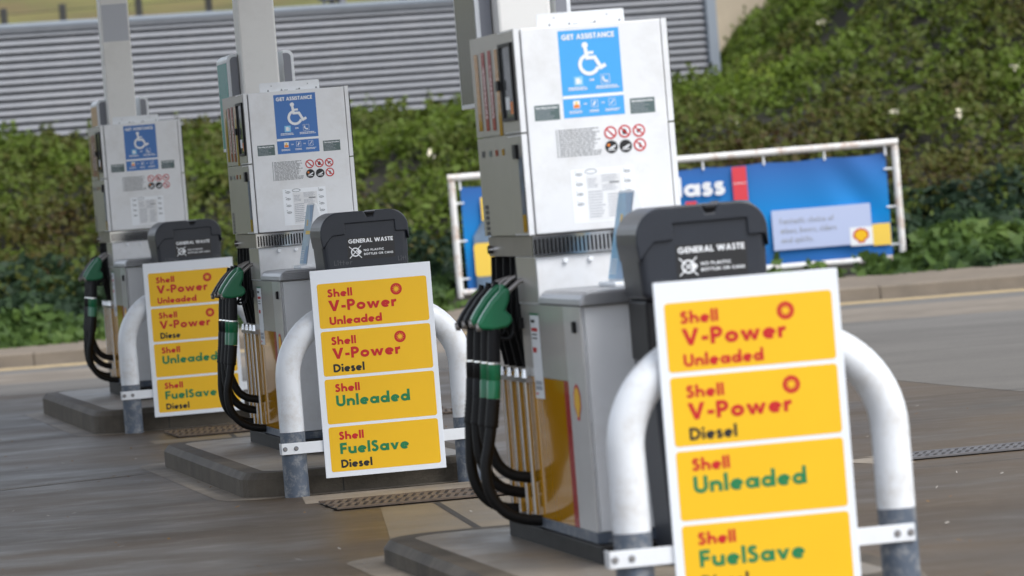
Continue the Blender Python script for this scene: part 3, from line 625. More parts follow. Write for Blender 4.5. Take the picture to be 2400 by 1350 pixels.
# ---- litter bin
def make_bin():
    w0 = 1.45; s = .987; du = -.05
    org = (.085, w0+.2, .13); r = thing('litter_bin', (*wpos(2, org[0], org[1]), org[2]), A)
    U = lambda u: .135+((u+.048*min(1, max(0, (.05-u)/.11)))-.135)*s+du
    Z = lambda z: CAM_H+(z-CAM_H)*s
    hood = [(U(-.128), Z(1.13)), (U(.398), Z(1.13)), (U(.408), Z(1.36))]+[(U(.408-.10+.10*math.cos(math.radians(a))), Z(1.365+.107*math.sin(math.radians(a)))) for a in range(10, 91, 10)]+[(U(-.141+.11-.11*math.cos(math.radians(a))), Z(1.36+.115*math.sin(math.radians(a)))) for a in range(90, 9, -10)]+[(U(-.141), Z(1.345))]
    m = MB(); m.prism_w(hood, w0, w0+.40); m.build('hood', 'bin', r, org, .03, seg=4)
    lid = [(U(-.136), Z(1.278)), (U(-.075), Z(1.346)), (U(.044), Z(1.350)), (U(.047), Z(1.411)), (U(.333), Z(1.412)), (U(.334), Z(1.349)), (U(.398), Z(1.348)), (U(.4115), Z(1.30)), (U(.4115), Z(1.365))]
    lid += [(U(.4115-.103+.103*math.cos(math.radians(a))), Z(1.37+.108*math.sin(math.radians(a)))) for a in range(10, 91, 10)]
    lid += [(U(.228), Z(1.478)), (U(.212), Z(1.444)), (U(.178), Z(1.442)), (U(.160), Z(1.478))]
    lid += [(U(-.1445+.113-.113*math.cos(math.radians(a))), Z(1.362+.116*math.sin(math.radians(a)))) for a in range(90, 9, -10)]+[(U(-.1445), Z(1.345))]
    m = MB(); m.prism_w(lid, w0-.010, w0+.41); ld = m.build('lid', 'bin', r, org, .006)
    m = MB(); m.box((U(.165), w0-.004, Z(1.444)), (U(.225), w0+.02, Z(1.47))); m.tube([(U(.178), w0-.010, Z(1.463)), (U(.214), w0-.012, Z(1.463))], .007, 0, 8); m.build('latch', 'black', ld, org)
    m = MB(); m.box((U(-.12), w0+.03, Z(.90)), (U(.39), w0+.39, Z(1.13))); m.build('aperture', 'black', r, org, .01)
    m = MB(); m.prism_w([(U(-.08), .06), (U(.35), .06), (U(.385), Z(.945)), (U(-.118), Z(.945))], w0+.02, w0+.40); m.build('body', 'bin', r, org, .03, seg=3)
    m = MB(); m.tube([(U(-.12), w0+.10, Z(.86)), (U(-.15), w0+.08, Z(.84)), (U(-.185), w0+.05, Z(.80))], .012, 0, 8); m.build('side_handle', 'black', r, org)
    Y = w0-.0012
    m = MB(); m.prism_w(rect(U(.054), U(.325), Z(1.205), Z(1.330)), Y-.0002, w0+.01); lb = m.build('waste_label', 'binlbl', r, org)
    Yt = Y-.0006
    for q in (('GENERAL WASTE', U(.062), Z(1.2985), .0225, .256*s), ('NO PLASTIC', U(.146), Z(1.249), .0115, .116*s), ('BOTTLES OR CANS', U(.146), Z(1.2265), .0115, .168*s)): m = MB(); text(m, *q, on_w(Yt), 0, .225); m.build('lettering', 'pwhite', lb, org)
    m = MB(); cx, cz = U(.098), Z(1.2475)
    def st(pts, h, ly):
        L, R = strip(pts, h); vs = []
        for a, b in zip(L, R): vs += [(a.x, Yt-.0002*ly, a.y), (b.x, Yt-.0002*ly, b.y)]
        m.add(vs, [(2*i, 2*i+1, 2*i+3, 2*i+2) for i in range(len(L)-1)])
    st(arc(cx, cz, .0225, .0225, -50, 320, 26), .0033, 0); st([(cx-.034, cz+.033), (cx+.034, cz-.034)], .0022, 1); st([(cx+.033, cz+.034), (cx-.034, cz-.033)], .0022, 2)
    m.flat_w([(cx+.008, cz+.006), (cx+.026, cz+.012), (cx+.036, cz), (cx+.024, cz-.014), (cx+.012, cz-.006)], Yt-.0007)
    m.build('crossed_out_symbol', 'pwhite', lb, org)
    for q in (('Litter', U(-.078), Z(1.180), .028, .105), ('Litt', U(.338), Z(1.180), .027, .05)): m = MB(); text(m, *q, on_w(w0-.0008), 0, .13); m.build('embossed_lettering', 'binemb', r, org)
    return r
LAB_B = {2: 'middle dark grey litter bin reading GENERAL WASTE, behind the sharp mid distance price sign', 1: 'farthest and smallest dark grey litter bin, behind the farthest price sign', 3: 'nearest and largest dark grey litter bin, in front of the nearest pump'}
bn = make_bin()
for i in (2, 1, 3):
    o = bn if i == 2 else copy_tree(bn)
    o.rotation_euler.z = A+{1: .03, 2: 0, 3: -.02}[i]
    if i != 2: place(o, i, .085+{1: -.028, 3: -.046}[i], 1.65, .13+{1: .004, 3: -.045}[i])
    tag(o, LAB_B[i], 'litter bin', 'litter bins on the islands')

# ---- wedge shaped stand on the counter
def make_stand():
    org = (-.06, 2.43, 1.173); r = thing('counter_stand', (*wpos(2, org[0], org[1]), org[2]), A)
    m = MB(); m.box((-.155, 2.27, 1.1725), (.065, 2.60, 1.190)); m.build('base_tray', 'pale', r, org, .004)
    m = MB(); m.prism_w([(-.118, 1.1905), (.045, 1.1905), (-.03, 1.542), (-.046, 1.542)], 2.285, 2.585); m.build('case', 'white', r, org, .004)
    sh = MB(); e = .0012
    def P(t, w): return (-.1185+(.0722)*t-e, w, 1.192+.348*t)
    sh.add([P(.02, 2.29), P(.02, 2.58), P(.98, 2.58), P(.98, 2.29)], [(0, 1, 2, 3)], 0)
    e = .0020
    sh.add([P(.02, 2.29), P(.02, 2.42), P(.30, 2.40), P(.32, 2.29)], [(0, 1, 2, 3)], 1); sh.add([P(.72, 2.29), P(.70, 2.36), P(.98, 2.44), P(.98, 2.29)], [(0, 1, 2, 3)], 1)
    sh.add([P(.50, 2.30), P(.50, 2.48), P(.56, 2.48), P(.56, 2.30)], [(0, 1, 2, 3)], 2); sh.add([P(.64, 2.44), P(.64, 2.48), P(.74, 2.48), P(.74, 2.44)], [(0, 1, 2, 3)], 2)
    for k in range(6): sh.add([P(.08+.03*k, 2.44), P(.08+.03*k, 2.56), P(.09+.03*k, 2.56), P(.09+.03*k, 2.44)], [(0, 1, 2, 3)], 3)
    sh.build('printed_face', [mat('leaflet_blue', (.20, .38, .52), .3, 0, .25, 7), mat('leaflet_deep_blue', (.02, .20, .42), .3), 'pyel', 'pale'], r, org)
    m = MB(); m.box((-.02, 2.283, 1.385), (-.004, 2.286, 1.425)); m.build('lock_plate', 'pale', r, org, .002)
    return r
stand = make_stand(); tag(stand, 'narrow wedge shaped stand with faded blue grey printed side on the middle pump counter', 'stand', 'wedge stands on the pump counters')
s3 = copy_tree(stand); place(s3, 3, -.025, 2.43, 1.173-.037)
for ch in s3.children:
    if ch.name.startswith('printed_face'): ch.data = ch.data.copy(); ch.data.materials[0] = mat('leaflet_bright_blue', (.08, .36, .60), .3, 0, .3, 5)
tag(s3, 'narrow wedge shaped stand with bright blue printed side on the nearest pump counter', 'stand', 'wedge stands on the pump counters')

# ---- canopy columns with side boards
def make_column(board, patch=False, i=2):
    org = (-.075, 4.06, ISLZ[i]-.02); r = thing('canopy_column', (*wpos(i, org[0], org[1]), org[2]), A)
    m = MB(); m.box((-.190, 3.95, .1), (.037, 4.17, 6.6)); m.build('shaft', 'colw', r, org, .012)
    if patch: m = MB(); m.flat_w(rect(-.178, .026, 2.94, 3.235), 3.9494); m.build('repair_patch', 'colside', r, org)
    for sx in (-1, 1):
        m = MB(); a, b = (-.262, -.197) if sx < 0 else (.085, .150)
        pr = rrect(a, b, 1.9, 2.49, .0, 6, tl=.04 if sx < 0 else .004, tr=.004 if sx < 0 else .04)
        m.prism_w(pr, 4.09, 4.62)
        o = m.build('side_board', 'white', r, org, .003)
        m = MB(); m.prism_w(rrect(a+(.018 if sx < 0 else .0), b-(.018 if sx > 0 else 0), 1.9, 2.472, 0, 6, tl=.026 if sx < 0 else .002, tr=.002 if sx < 0 else .026), 4.086, 4.0895); m.build('inset', 'bgrey', o, org)
        m = MB(); x = a-.001 if sx < 0 else b+.001; m.flat_u(rect(4.11, 4.60, 1.92, 2.44), x); m.build('board_face', board, o, org)
    return r
tag(make_column('teal'), 'pale square canopy column with a teal side board behind the middle pump', 'column', 'canopy columns')
tag(make_column('tan', True, 1), 'pale square canopy column with a tan side board behind the farthest pump', 'column', 'canopy columns')
tag(make_column('olive', False, 3), 'pale square canopy column behind the nearest pump', 'column', 'canopy columns')

# ------------------------------------------------------------------ setting: forecourt, islands, road, kerb
def plain(pts, z, name, m, kind='structure'):
    b = MB(); b.flat_z(pts, z); o = b.build(name, m); o['kind'] = kind; return o
plain([(-400, -200), (400, -200), (400, 900), (-400, 900)], -.02, 'ground', mat('far_ground', (.10, .10, .07), .9, 0, .3, .1))
plain([(-60, -30), (60, -30), (60, 53), (-60, 53)], 0, 'forecourt', 'forecourt')
edge = [(-40, 45.6), (-12, 44.9), (-4.7, 44.4), (-2.4, 43.4), (0, 41.6), (1.4, 39.2), (2.2, 36.2), (2.56, 33.6), (2.80, 32.3), (3.15, 30.6), (3.7, 27), (4.3, 21), (4.6, 0), (40, 0)]
plain(edge+[(40, 43.2), (4.6, 45.4), (3.1, 45.75), (-5.0, 47.6), (-40, 49.5)], .0016, 'road', 'asphalt')
b = MB()
b.flat_z([(-40, 49.5), (-5.0, 47.6), (3.1, 45.75), (4.6, 45.4), (40, 43.2), (40, 46.8), (4.8, 49.5), (3.4, 49.8), (-5.4, 50.7), (-40, 53)], .0020); o = b.build('channel', 'band'); o['kind'] = 'structure'
plain([(-40, 53), (-5.4, 50.7), (3.4, 49.8), (4.8, 49.5), (40, 46.8), (40, 53), (-40, 56)], .0012, 'road_edge', 'asphalt')
def isl(i):
    z = ISLZ[i]; ext = {1: 5.2, 2: 4.6, 3: 4.5}[i]
    def P(u0, u1, w0, w1, rr): return [wpos(i, u, w) for u, w in rrect(u0, u1, w0, w1, rr, 7)]
    b = MB()
    o, n = P(-.82, .56, .20, ext, .30), P(-.79, .53, .23, ext-.03, .275)
    k = len(o); b.add([(x, y, -.01) for x, y in o]+[(x, y, z-.035) for x, y in o]+[(x, y, z) for x, y in n]+[(x, y, z) for x, y in P(-.69, .43, .36, ext-.14, .2)],
                      [(q+a*k, q+(a+1)*k, (q+1) % k+(a+1)*k, (q+1) % k+a*k) for a in range(3) for q in range(k)])
    g = b.build('pump_island', 'concrete'); g['kind'] = 'structure'
    b = MB(); b.flat_z(P(-.69, .43, .36, ext-.14, .2), z-.0005); g = b.build('island_top', 'slab'); g['kind'] = 'structure'
    b = MB(); b.flat_z(P(-.96, .66, .09, ext+.2, .33), .0016); g = b.build('island_apron', 'apron'); g['kind'] = 'structure'
    b = MB()
    for u in (-.30, .40): b.add([(*wpos(i, u+s, .1995), zz) for s, zz in ((-.004, 0), (.004, 0), (.004, z-.035), (-.004, z-.035))], [(0, 1, 2, 3)])
    for w in (1.3, 2.3, 3.3): b.add([(*wpos(i, -.8205, w+s), zz) for s, zz in ((-.006, 0), (.006, 0), (.006, z-.035), (-.006, z-.035))], [(0, 1, 2, 3)])
    g = b.build('kerb_joints', 'joint'); g['kind'] = 'structure'
for i in (1, 2, 3): isl(i)
# slab joints and stained slabs
def gpoly(i, pts, z, name, m):
    b = MB(); b.flat_z([wpos(i, *p) for p in pts], z); o = b.build(name, m); o['kind'] = 'structure'; return o
gpoly(2, [(-.35, -1.42), (.62, -1.42), (.50, -4.2), (-.72, -4.2)], .0011, 'stained_slab', 'stain')
gpoly(2, [(-.62, -.62), (1.9, -.62), (1.9, .03), (-.55, .03)], .0013, 'drain_surround', 'apron')
gpoly(1, [(-.62, -1.9), (.9, -1.9), (.9, -1.40), (-.62, -1.40)], .0011, 'stained_slab', 'stain')
b = MB()
for i, (u0, w0), (u1, w1), h in ((2, (-.07, -1.45), (-.24, -3.9), .018), (2, (.62, -1.45), (.40, -3.6), .008), (2, (-6, 1.55), (-.97, 3.72), .020), (1, (-.05, -1.4), (-.2, -3.6), .016), (2, (1.2, -2.2), (7, -2.2), .006), (2, (2.1, 4.6), (6, 4.2), .008), (2, (-8, -4.6), (-1.0, -4.6), .004)):
    P0, P1 = Vector(wpos(i, u0, w0)), Vector(wpos(i, u1, w1)); d = (P1-P0).normalized(); n = Vector((-d.y, d.x))*h
    b.flat_z([P0+n, P0-n, P1-n, P1+n], .0024, 1 if (u0, w0) == (-6, 1.55) else 0)
o = b.build('slab_joints', ['joint', 'apron']); o['kind'] = 'structure'
def drain(i, u0, u1, w0, w1, m, label, name='drain_grate'):
    c = wpos(i, (u0+u1)/2, (w0+w1)/2); r = thing(name, (*c, 0), A); L = (u1-u0)/2; D = (w1-w0)/2
    b = MB(); b.box((-L, -D, .0055), (L, D, .0065)); b.build('channel_bed', 'joint', r)
    b = MB()
    for y0, y1 in ((-D, -D+.05), (D-.05, D), (-.02, .02)): b.box((-L, y0, .007), (L, y1, .016))
    b.build('frame', m, r)
    b = MB(); n = int((u1-u0)/.042)
    for k in range(n):
        x = -L+(k+.5)*2*L/n
        for s in (-1, 1):
            a, c2 = (-D+.05, -.02) if s < 0 else (.02, D-.05)
            b.add([(x-.012-.03, a, .0145), (x+.012-.03, a, .0145), (x+.012+.03, c2, .0145), (x-.012+.03, c2, .0145)], [(0, 1, 2, 3)])
    b.build('bars', m, r)
    tag(r, label, 'drain grate', 'drain grates across the lanes')
drain(2, -.56, 1.95, -1.37, -.68, 'rust', 'brown rusty drain grate on the ground in front of the middle crash hoop')
drain(1, -.40, 1.6, -1.28, -.35, 'rust', 'brown rusty drain grate in front of the farthest crash hoop, behind the sharp price sign')
drain(3, 2.42, 8.2, 7.72, 8.20, 'grate', 'grey steel drain grate crossing the lane to the right of the nearest crash hoop')
gpoly(3, [(2.30, 8.36), (8.3, 8.36), (8.3, 8.27), (2.42, 8.27)], .0011, 'drain_edge', 'apron'); gpoly(3, [(2.12, 8.2), (2.41, 8.27), (2.41, 7.56), (2.30, 7.5)], .0014, 'drain_edge', 'apron')
gpoly(3, [(1.35, 1.1), (1.62, 1.2), (1.62, -.9), (1.35, -.9)], .0012, 'pale_patch', 'apron')
# road kerb and strip
def kline(x): return 52.88-.0853*(x+5)
b = MB(); x = -40.
while x < 40:
    x1 = x+1.83; y0, y1 = kline(x), kline(x1); z = .145
    o = len(b.v)
    for xx in (x+.006, x1-.006):
        y = kline(xx); b.v += [(xx, y, -.02), (xx, y+.012, z-.012), (xx, y+.03, z), (xx, y+.32, z+.004)]
    for a in range(3): b.f.append([o+a, o+a+4, o+a+5, o+a+1]); b.m.append(0); b.sm.append(False)
    b.f.append([o, o+1, o+2, o+3]); b.f.append([o+7, o+6, o+5, o+4]); b.m += [0, 0]; b.sm += [False, False]
    x = x1
o = b.build('kerb', 'roadkerb'); o['kind'] = 'structure'
b = MB(); b.add([(-40, kline(-40)+.31, .146), (40, kline(40)+.31, .146), (40, kline(40)+3.2, .22), (-40, kline(-40)+3.2, .22)], [(0, 1, 2, 3)]); b.add([(-40, kline(-40)+.04, .0), (40, kline(40)+.04, .0), (40, kline(40)+.04, .13), (-40, kline(-40)+.04, .13)], [(0, 1, 2, 3)])
o = b.build('verge_strip', 'roadkerb'); o['kind'] = 'structure'
plain([(-40, kline(-40)-1.05), (40, kline(40)-1.05), (40, kline(40)-.12), (-40, kline(-40)-.12)], .0042, 'edge_line', 'ochre')

# ---- canopy over the pumps (above the frame; the columns carry it)
b = MB(); b.box((-6.5, 18.5, 6.6), (3.3, 41, 7.2)); o = b.build('canopy', 'canopyw'); o['kind'] = 'structure'

b = MB(); rr_ = random.Random(5)
for k in range(420):
    i = rr_.choice((1, 2, 3)); x, y = wpos(i, rr_.uniform(-4, 4), rr_.uniform(-7, 3)); q = rr_.uniform(.006, .022); a = rr_.uniform(0, PI); h = rr_.uniform(.004, .012)
    c, d = math.cos(a)*q, math.sin(a)*q
    b.add([(x-c, y-d, .006), (x+d*.5, y-c*.5, .006+h*.4), (x+c, y+d, .006+h), (x-d*.5, y+c*.5, .006+h*.5)], [(0, 1, 2, 3)], rr_.choice((0, 0, 1)))
o = b.build('ground_litter', [mat('dry_leaf', (.20, .12, .05), .8), mat('grit', (.30, .28, .25), .8)]); tag(o, 'scattered grit and dry leaf scraps lying on the forecourt concrete', 'litter', None, 'stuff')
# ------------------------------------------------------------------ planted bank
def sm(x): x = np.clip(x, 0, 1); return x*x*(3-2*x)
NB = 1500
bx = rng.uniform(-26, 16, NB); by = 54.6+rng.random(NB)**.9*27; br_ = rng.uniform(.35, .95, NB); bh = rng.uniform(.12, .52, NB)
def bank(Xp, Yp, bumps=True):
    Xp = np.asarray(Xp, float); Yp = np.asarray(Yp, float)
    t = np.interp(Yp, [54.0, 54.8, 55.6, 57, 59, 61, 63, 66, 80], [.16, .34, .52, .84, 1.38, 1.98, 2.32, 2.36, 2.5])
    ex = sm((Xp-3.0)/1.2)*sm((Yp-63)/9)*.62+np.clip(Xp-3.55, 0, 9)*.66*sm((Yp-60)/9)+sm((Xp-2.6)/.5)*sm((Yp-73.2)/1.2)*.12
    ex += .22*sm((-Xp-3)/4)*0
    z = t+ex
    if bumps:
        q = np.zeros_like(z)
        for i in range(NB):
            m = (np.abs(Xp-bx[i]) < br_[i]) & (np.abs(Yp-by[i]) < br_[i])
            if m.any():
                d2 = ((Xp[m]-bx[i])**2+(Yp[m]-by[i])**2)/br_[i]**2
                q[m] = np.maximum(q[m], bh[i]*np.sqrt(np.clip(1-d2, 0, 1)))
        z = z+q*np.interp(Yp, [54, 55.5, 58], [.25, .5, 1.])-.12
    return z
gx = np.linspace(-30, 20, 126); gy = np.linspace(54.2, 82, 90); GX, GY = np.meshgrid(gx, gy)
GZ = bank(GX.ravel(), GY.ravel(), False)-.16
me = bpy.data.meshes.new('bank'); n1, n2 = len(gx), len(gy)
me.from_pydata([(float(a), float(c), float(e)) for a, c, e in zip(GX.ravel(), GY.ravel(), GZ)], [], [(j*n1+i, j*n1+i+1, (j+1)*n1+i+1, (j+1)*n1+i) for j in range(n2-1) for i in range(n1-1)])
me.materials.append(X['soil']); o = bpy.data.objects.new('bank', me); COL.objects.link(o); o['kind'] = 'structure'

def leaves(name, mats, n, xr, yr, size, depth, label, tintf, up=.55, asp=.62, flowers=0, yb=1., gaps=False, sprigs=0):
    px = rng.uniform(*xr, n); py = yr[0]+(yr[1]-yr[0])*rng.random(n)**yb
    keep = ~((px < 3.25) & (py > 68.0+(px+6.8)*.50-.25) )
    keep &= ~((px > -.75) & (px < 4.0) & (py < 55.5) & (rng.random(n) < .85)) & ~((px > -.75) & (px < 4.6) & (py > 55.1) & (py < 55.62))
    if gaps: keep &= ~((vnoise(px, py, 1.9, 21)*.6+vnoise(px, py, 4.3, 22)*.4 > .67) & (rng.random(n) < .85))
    px, py = px[keep], py[keep]; n = len(px)
    hz = bank(px, py); pz = hz-rng.exponential(depth, n)+rng.random(n)*.06
    size = size*(.75+.6*vnoise(px, py, 1.1, 31))
    if sprigs:      # upright shoots that break the outline
        c = rng.choice(n, sprigs, replace=False); k = 9; lean = rng.normal(0, .09, (sprigs, 2)); hh = rng.uniform(.10, .34, sprigs)
        f = np.linspace(.1, 1, k)[None, :]
        sx_ = (px[c][:, None]+lean[:, :1]*f+rng.normal(0, .022, (sprigs, k))).ravel(); sy_ = (py[c][:, None]+lean[:, 1:]*f+rng.normal(0, .022, (sprigs, k))).ravel()
        sz_ = (hz[c][:, None]-.05+hh[:, None]*f).ravel()
        px = np.concatenate([px, sx_]); py = np.concatenate([py, sy_]); pz = np.concatenate([pz, sz_]); hz = np.concatenate([hz, np.repeat(hz[c], k)])
        size = np.concatenate([size, np.full(len(sx_), .085)]); n = len(px)
    # outward normals: up and towards the camera, with strong scatter
    nrm = rng.normal(0, .62, (n, 3)); nrm[:, 2] += up; nrm[:, 1] -= .55; nrm /= np.linalg.norm(nrm, axis=1)[:, None]
    t = np.cross(nrm, rng.normal(0, 1, (n, 3))); t /= np.linalg.norm(t, axis=1)[:, None]; bt = np.cross(nrm, t)
    s = (size*rng.uniform(.6, 1.35, n))[:, None]
    P = np.stack([px, py, pz], 1)
    tip = P+t*s*.62; tail = P-t*s*.5; l = P+bt*s*asp*.5-nrm*s*.10+t*s*.03; r = P-bt*s*asp*.5-nrm*s*.10+t*s*.03
    V = np.stack([tail, l, tip, r], 1).reshape(-1, 3)
    tint = tintf(px, py, pz, hz); mi = np.zeros(n, int)
    me = bpy.data.meshes.new(name); me.vertices.add(len(V)); me.vertices.foreach_set('co', V.ravel())
    me.loops.add(4*n); me.loops.foreach_set('vertex_index', np.arange(4*n)); me.polygons.add(n)
    me.polygons.foreach_set('loop_start', np.arange(0, 4*n, 4)); me.polygons.foreach_set('loop_total', np.full(n, 4))
    if flowers:
        vis = np.where((pz > hz-.02) & (py > 56.5) & (py < 68))[0]; c = rng.choice(vis, flowers, replace=False)
        dd = np.zeros(n, bool)
        for k in c:
            near = np.where((np.abs(px-px[k]) < .05) & (np.abs(py-py[k]) < .07) & (pz > hz-.08))[0][:3]; dd[near] = True
        mi[dd] = 1
    me.polygons.foreach_set('material_index', mi)
    me.update(calc_edges=True)
    a = me.attributes.new('tint', 'FLOAT', 'FACE'); a.data.foreach_set('value', np.clip(tint, 0, 1))
    for q in mats: me.materials.append(X[q])
    o = bpy.data.objects.new(name, me); COL.objects.link(o); o['kind'] = 'stuff'; o['label'] = label; o['category'] = 'plants'
    return o
def vnoise(px, py, s, seed):
    g = np.random.default_rng(seed).random((64, 64)); x = px*s+200; y = py*s+200
    i = np.floor(x).astype(int); j = np.floor(y).astype(int); fx = sm(x-i); fy = sm(y-j)
    q = lambda a, c: g[a % 64, c % 64]
    return (q(i, j)*(1-fx)+q(i+1, j)*fx)*(1-fy)+(q(i, j+1)*(1-fx)+q(i+1, j+1)*fx)*fy
def t_ivy(px, py, pz, hz):
    return .18+.42*vnoise(px, py, .9, 3)+.22*(rng.random(len(px))-.5)+np.where(py < 55.7, .22, -.12)
def t_shrub(px, py, pz, hz):
    hi = np.interp(py, [56, 58.5, 61, 64, 70], [.24, .22, .32, .42, .40])
    return hi+.42*(vnoise(px, py, .55, 5)-.32)+.34*(vnoise(px, py, 1.7, 8)-.4)+.30*(rng.random(len(px))-.5)
leaves('ivy_ground_cover', ['ivy'], 26000, (-8.5, 8.5), (54.35, 57.4), .135, .10, 'low dark green ivy growing along the foot of the bank behind the kerb', t_ivy, .5, .8)
leaves('bank_shrubs', ['shrub', 'petal'], 165000, (-8.5, 9), (56.2, 79), .105, .11, 'dense mass of green and brown shrubs with a few white roses covering the bank', t_shrub, .6, .6, 34, .85, gaps=True, sprigs=2600)
leaves('bank_shrubs', ['shrub'], 26000, (9, 17), (54.6, 74), .19, .16, 'shrubs covering the bank beyond the right edge of the picture', t_shrub)
leaves('bank_shrubs', ['shrub'], 30000, (-27, -8.5), (54.6, 70), .20, .16, 'shrubs covering the bank beyond the left edge of the picture', t_shrub)

# ------------------------------------------------------------------ banner in its frame
def make_banner():
    Y = 55.4; k = Y/54.0
    def Q(x, z): return (x*k, CAM_H+(z-CAM_H)*k)
    x0, zt = Q(-.574, 1.668); x1, _ = Q(4.345, 1.668); zb = Q(0, .388)[1]; zl = Q(0, .20)[1]
    org = ((x0+x1)/2, Y, .3); r = thing('advertising_banner', org)
    m = MB(); r0 = .040
    m.tube([(x0, Y, zl), (x0, Y, zt-r0)], r0, 0, 14); m.tube([(x1, Y, zl), (x1, Y, zt-r0)], r0, 0, 14); m.tube([(x0-r0, Y, zt), (x1+r0, Y, zt)], r0, 0, 14); m.tube([(x0+r0, Y, zb), (x1-r0, Y, zb)], r0, 0, 14)
    m.build('tube_frame', 'frame', r, org)
    cx0, ct = Q(-.483, 1.560); cx1, cb = Q(4.235, .362)
    m = MB(); nx, nz = 90, 24; vs = []
    for j in range(nz+1):
        for i in range(nx+1):
            a, c = i/nx, j/nz; xx = cx0+(cx1-cx0)*a; tie = abs(math.sin(a*PI*7.0))
            zz = cb+(ct-cb)*c-(.018*tie*c**3)+.010*tie*(1-c)**3
            yy = Y-.012*math.sin(a*31)*c**2-.02*math.exp(-((a-.93)**2)*220)*math.sin(c*9+a*40)-.006*math.sin(a*9+c*3)
            vs.append((xx, yy, zz))
    m.add(vs, [(j*(nx+1)+i, j*(nx+1)+i+1, (j+1)*(nx+1)+i+1, (j+1)*(nx+1)+i) for j in range(nz) for i in range(nx)], 0, True)
    bm = bpy.data.materials.new('banner_print'); bm.use_nodes = True; n = bm.node_tree.nodes; l = bm.node_tree.links
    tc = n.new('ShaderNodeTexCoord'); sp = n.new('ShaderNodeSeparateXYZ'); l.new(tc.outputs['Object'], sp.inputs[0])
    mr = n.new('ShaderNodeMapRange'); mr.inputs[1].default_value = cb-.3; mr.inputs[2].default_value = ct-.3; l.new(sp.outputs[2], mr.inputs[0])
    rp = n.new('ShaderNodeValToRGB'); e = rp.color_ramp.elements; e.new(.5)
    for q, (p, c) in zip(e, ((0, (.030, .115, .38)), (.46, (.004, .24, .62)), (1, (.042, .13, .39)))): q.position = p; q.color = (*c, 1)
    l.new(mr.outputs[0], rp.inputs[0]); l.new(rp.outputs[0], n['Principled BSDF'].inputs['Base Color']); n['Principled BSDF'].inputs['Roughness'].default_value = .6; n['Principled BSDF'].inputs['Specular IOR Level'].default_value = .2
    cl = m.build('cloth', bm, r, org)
    def pt(y):
        def f(x, z, ly): a = Q(x, z); return (a[0], Y-y-.0004*ly, a[1])
        return f
    m = MB(); text(m, 'class', 1.745, 1.252, .205, .69, pt(.045), 0, .235, .075); m.build('lettering', 'pwhite', cl, org)
    def poly(m, pts, y, mi): m.add([(Q(*p)[0], Y-y, Q(*p)[1]) for p in pts], [list(range(len(pts)))], mi)
    def bottle(cx, cap_t, cap_b, cw, bw, cm, sh):
        m = MB(); poly(m, rect(cx-cw, cx+cw, cap_b, cap_t), .046, cm); poly(m, [(cx-cw*.95, cap_b), (cx+cw*.95, cap_b), (cx+bw, sh), (cx+bw, .375), (cx-bw, .375), (cx-bw, sh)], .045, 2)
        if cx < 0: poly(m, rrect(-.385, -.005, .555, .925, .04), .047, 3)
        if cx > 2.5: poly(m, rect(2.53, 2.68, 1.350, 1.357), .048, 4)
        m.build('bottle_print', ['capred', 'capgrey', 'bottleg', 'pyel', 'pwhite'], cl, org)
    bottle(2.605, 1.535, 1.160, .079, .19, 0, .98); bottle(2.05, 1.195, 1.06, .062, .12, 0, .80); bottle(2.305, 1.18, 1.06, .044, .10, 1, .85)
    bottle(-.195, 1.43, 1.17, .075, .185, 3, 1.0)
    m = MB(); poly(m, rect(2.925, 4.02, .578, 1.02), .044, 0); poly(m, rect(3.775, 4.025, .560, .765), .046, 1); poly(m, rect(4.026, 4.225, .545, .785), .0445, 4)
    poly(m, scallop(3.895, .665, .085, .078), .047, 2); poly(m, scallop(3.895, .667, .066, .06), .048, 3)
    for q, s in enumerate(('Fantastic choice of', 'wines, beers, ciders', 'and spirits.')): text(m, s, 3.01, .865-q*.105, .062, (.60, .62, .36)[q], pt(.047), 5, .13, .10)
    m.build('caption_box', ['boxpale', 'pwhite', 'red', 'yellow', 'pyel', 'paleink'], cl, org)
    for q in range(8):
        a = q/7; xx = cx0+(cx1-cx0)*a
        m = MB(); m.tube([(xx, Y, zt-.03), (xx, Y-.005, ct-.03)], .012, 0, 6); m.build('tie', 'pale', r, org)
    for zq in (.15, .5, .85):
        for xa, xb in ((x0+.03, cx0+.03), (cx1-.03, x1-.03)):
            m = MB(); zz = cb+(ct-cb)*zq; m.tube([(xa, Y, zz), (xb, Y-.005, zz)], .011, 0, 6); m.build('tie', 'pale', r, org)
    tag(r, 'blue advertising banner tied in a white tubular frame at the foot of the bank', 'banner')
make_banner()

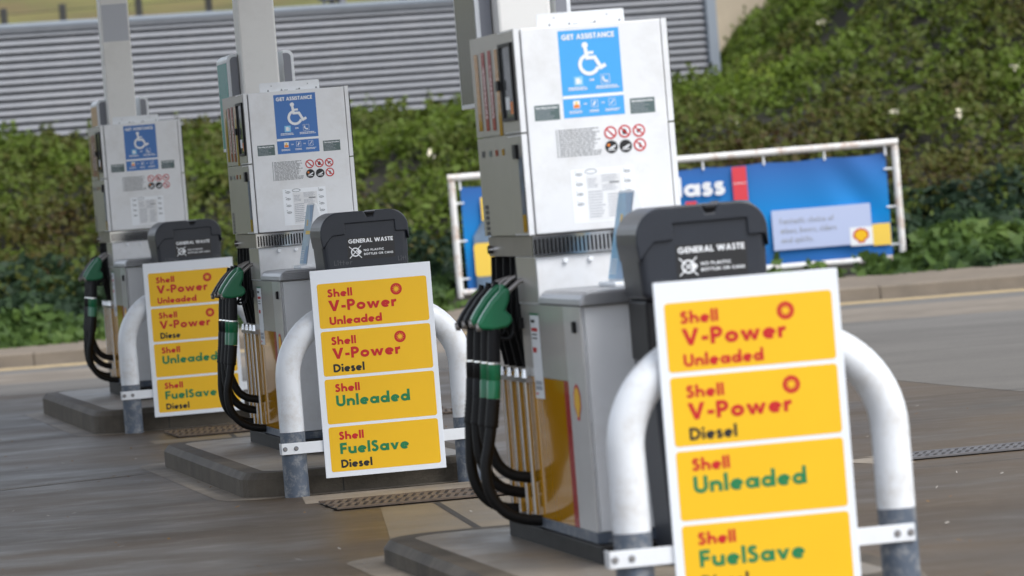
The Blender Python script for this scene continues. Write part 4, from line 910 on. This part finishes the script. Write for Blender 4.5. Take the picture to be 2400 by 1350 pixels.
# ------------------------------------------------------------------ louvred wall
def make_wall():
    p0 = Vector((-24., 56.6+2.9, 0)); a = Vector((-6.81, 68., 0)); e = Vector((3.19, 73.0, 0)); d = (e-a).normalized(); L0 = -17.; L1 = (e-a).length
    ang = math.atan2(d.y, d.x); r = thing('louvred_wall', (*a.xy, 1.2), ang)
    top = 4.33-1.2; z0 = .9; pitch = .1076
    b = MB(); z = top-.13; k = 0
    while z > z0:
        b.add([(L0, .0, z), (L1, .0, z), (L1, -.040, z-pitch*.58), (L0, -.040, z-pitch*.58), (L1, -.035, z-pitch*.61), (L0, -.035, z-pitch*.61), (L1, .12, z-pitch*.63), (L0, .12, z-pitch*.63), (L1, .0, z-pitch), (L0, .0, z-pitch)],
              [(0, 1, 2, 3), (3, 2, 4, 5), (5, 4, 6, 7), (7, 6, 8, 9)]); z -= pitch
    b.build('louvre_slats', 'galv', r)
    b = MB(); b.box((L0, -.075, top-.065), (L1, .17, top)); b.box((L0, -.055, top-.125), (L1, .12, top-.066), 1); b.build('cap_rail', ['galvl', 'galv'], r, (0, 0, 0), .006)
    b = MB(); b.box((L1, -.09, z0), (L1+.17, .12, top+.02)); b.build('end_post', 'galvl', r, (0, 0, 0), .008)
    b = MB(); b.box((L0, .125, z0), (L1, .15, top-.07)); b.build('backing', 'galv', r)
    tag(r, 'long grey louvred metal screen wall standing behind the planted bank', 'wall')
    # small lamp box on the rail
    q = thing('wall_lamp', tuple(a+d*5.06+Vector((0, 0, 4.335))), ang)
    b = MB(); b.box((-.14, -.08, .05), (.13, .1, .26)); b.build('housing', 'capgrey', q, (0, 0, 0), .01)
    b = MB(); b.tube([(.10, -.081, .10), (.10, -.10, .10)], .035, 0, 12); b.build('lens', 'ink', q)
    b = MB(); b.box((.14, -.06, 0), (.24, .06, .18)); b.box((-.1, -.03, 0), (-.06, .03, .05)); b.build('bracket', 'galv', q, (0, 0, 0), .01)
    tag(q, 'small dark box on the louvred wall top rail, right of the middle column', 'lamp')
make_wall()

# ------------------------------------------------------------------ field, fence and stone building beyond
b = MB(); nx, ny = 24, 20; vs = []
for j in range(ny+1):
    for i in range(nx+1):
        x = -90+150*i/nx; y = 76+120*j/ny; vs.append((x, y, 2.9+(y-75)*.125+.25*math.sin(x*.3)*math.sin(y*.21)))
b.add(vs, [(j*(nx+1)+i, j*(nx+1)+i+1, (j+1)*(nx+1)+i+1, (j+1)*(nx+1)+i) for j in range(ny) for i in range(nx)], 0, True)
o = b.build('field', 'grass'); o['kind'] = 'structure'
def fz(y): return 2.9+(y-75)*.125
r = thing('field_fence', (-5, 86, fz(86)))
xs = [-12.2, -10.9, -9.7, -8.53, -7.49, -6.15, -4.92, -3.9, -2.75, -1.5, -.3]
for x in xs:
    b = MB(); b.box((x+5-.06, -.06, -.5), (x+5+.06, .06, 1.06)); b.build('post', 'timber', r, (0, 0, 0), .01)
b = MB()
for z in (.55, .95): b.tube([(-7.2, 0, z), (4.7, 0, z)], .008, 0, 5)
b.build('wire', 'timber', r)
tag(r, 'post and wire fence in the dry grass field above the louvred wall', 'fence')
def make_house():
    r = thing('stone_building', (6.5, 79, 1.5))
    b = MB(); b.box((-5.8, 0, -2), (9, 8, 7)); b.build('wall', 'stone', r)
    b = MB(); b.prism_u([(-.4, 7), (8.4, 7), (4, 10)], -6.1, 9.3); b.build('roof', mat('roof_slate', (.12, .11, .11), .8, 0, .2, 3), r)
    for x in (-2.4, 1.6, 5.6):
        b = MB(); b.box((x, -.04, 3.6), (x+1.1, .03, 5.2)); w = b.build('window', 'capgrey', r)
        b = MB(); b.box((x-.1, -.1, 3.46), (x+1.2, -.002, 3.598)); b.build('sill', 'pale', w)
    tag(r, 'beige stone building half hidden behind the bank, right of the louvred wall', 'building')
make_house()
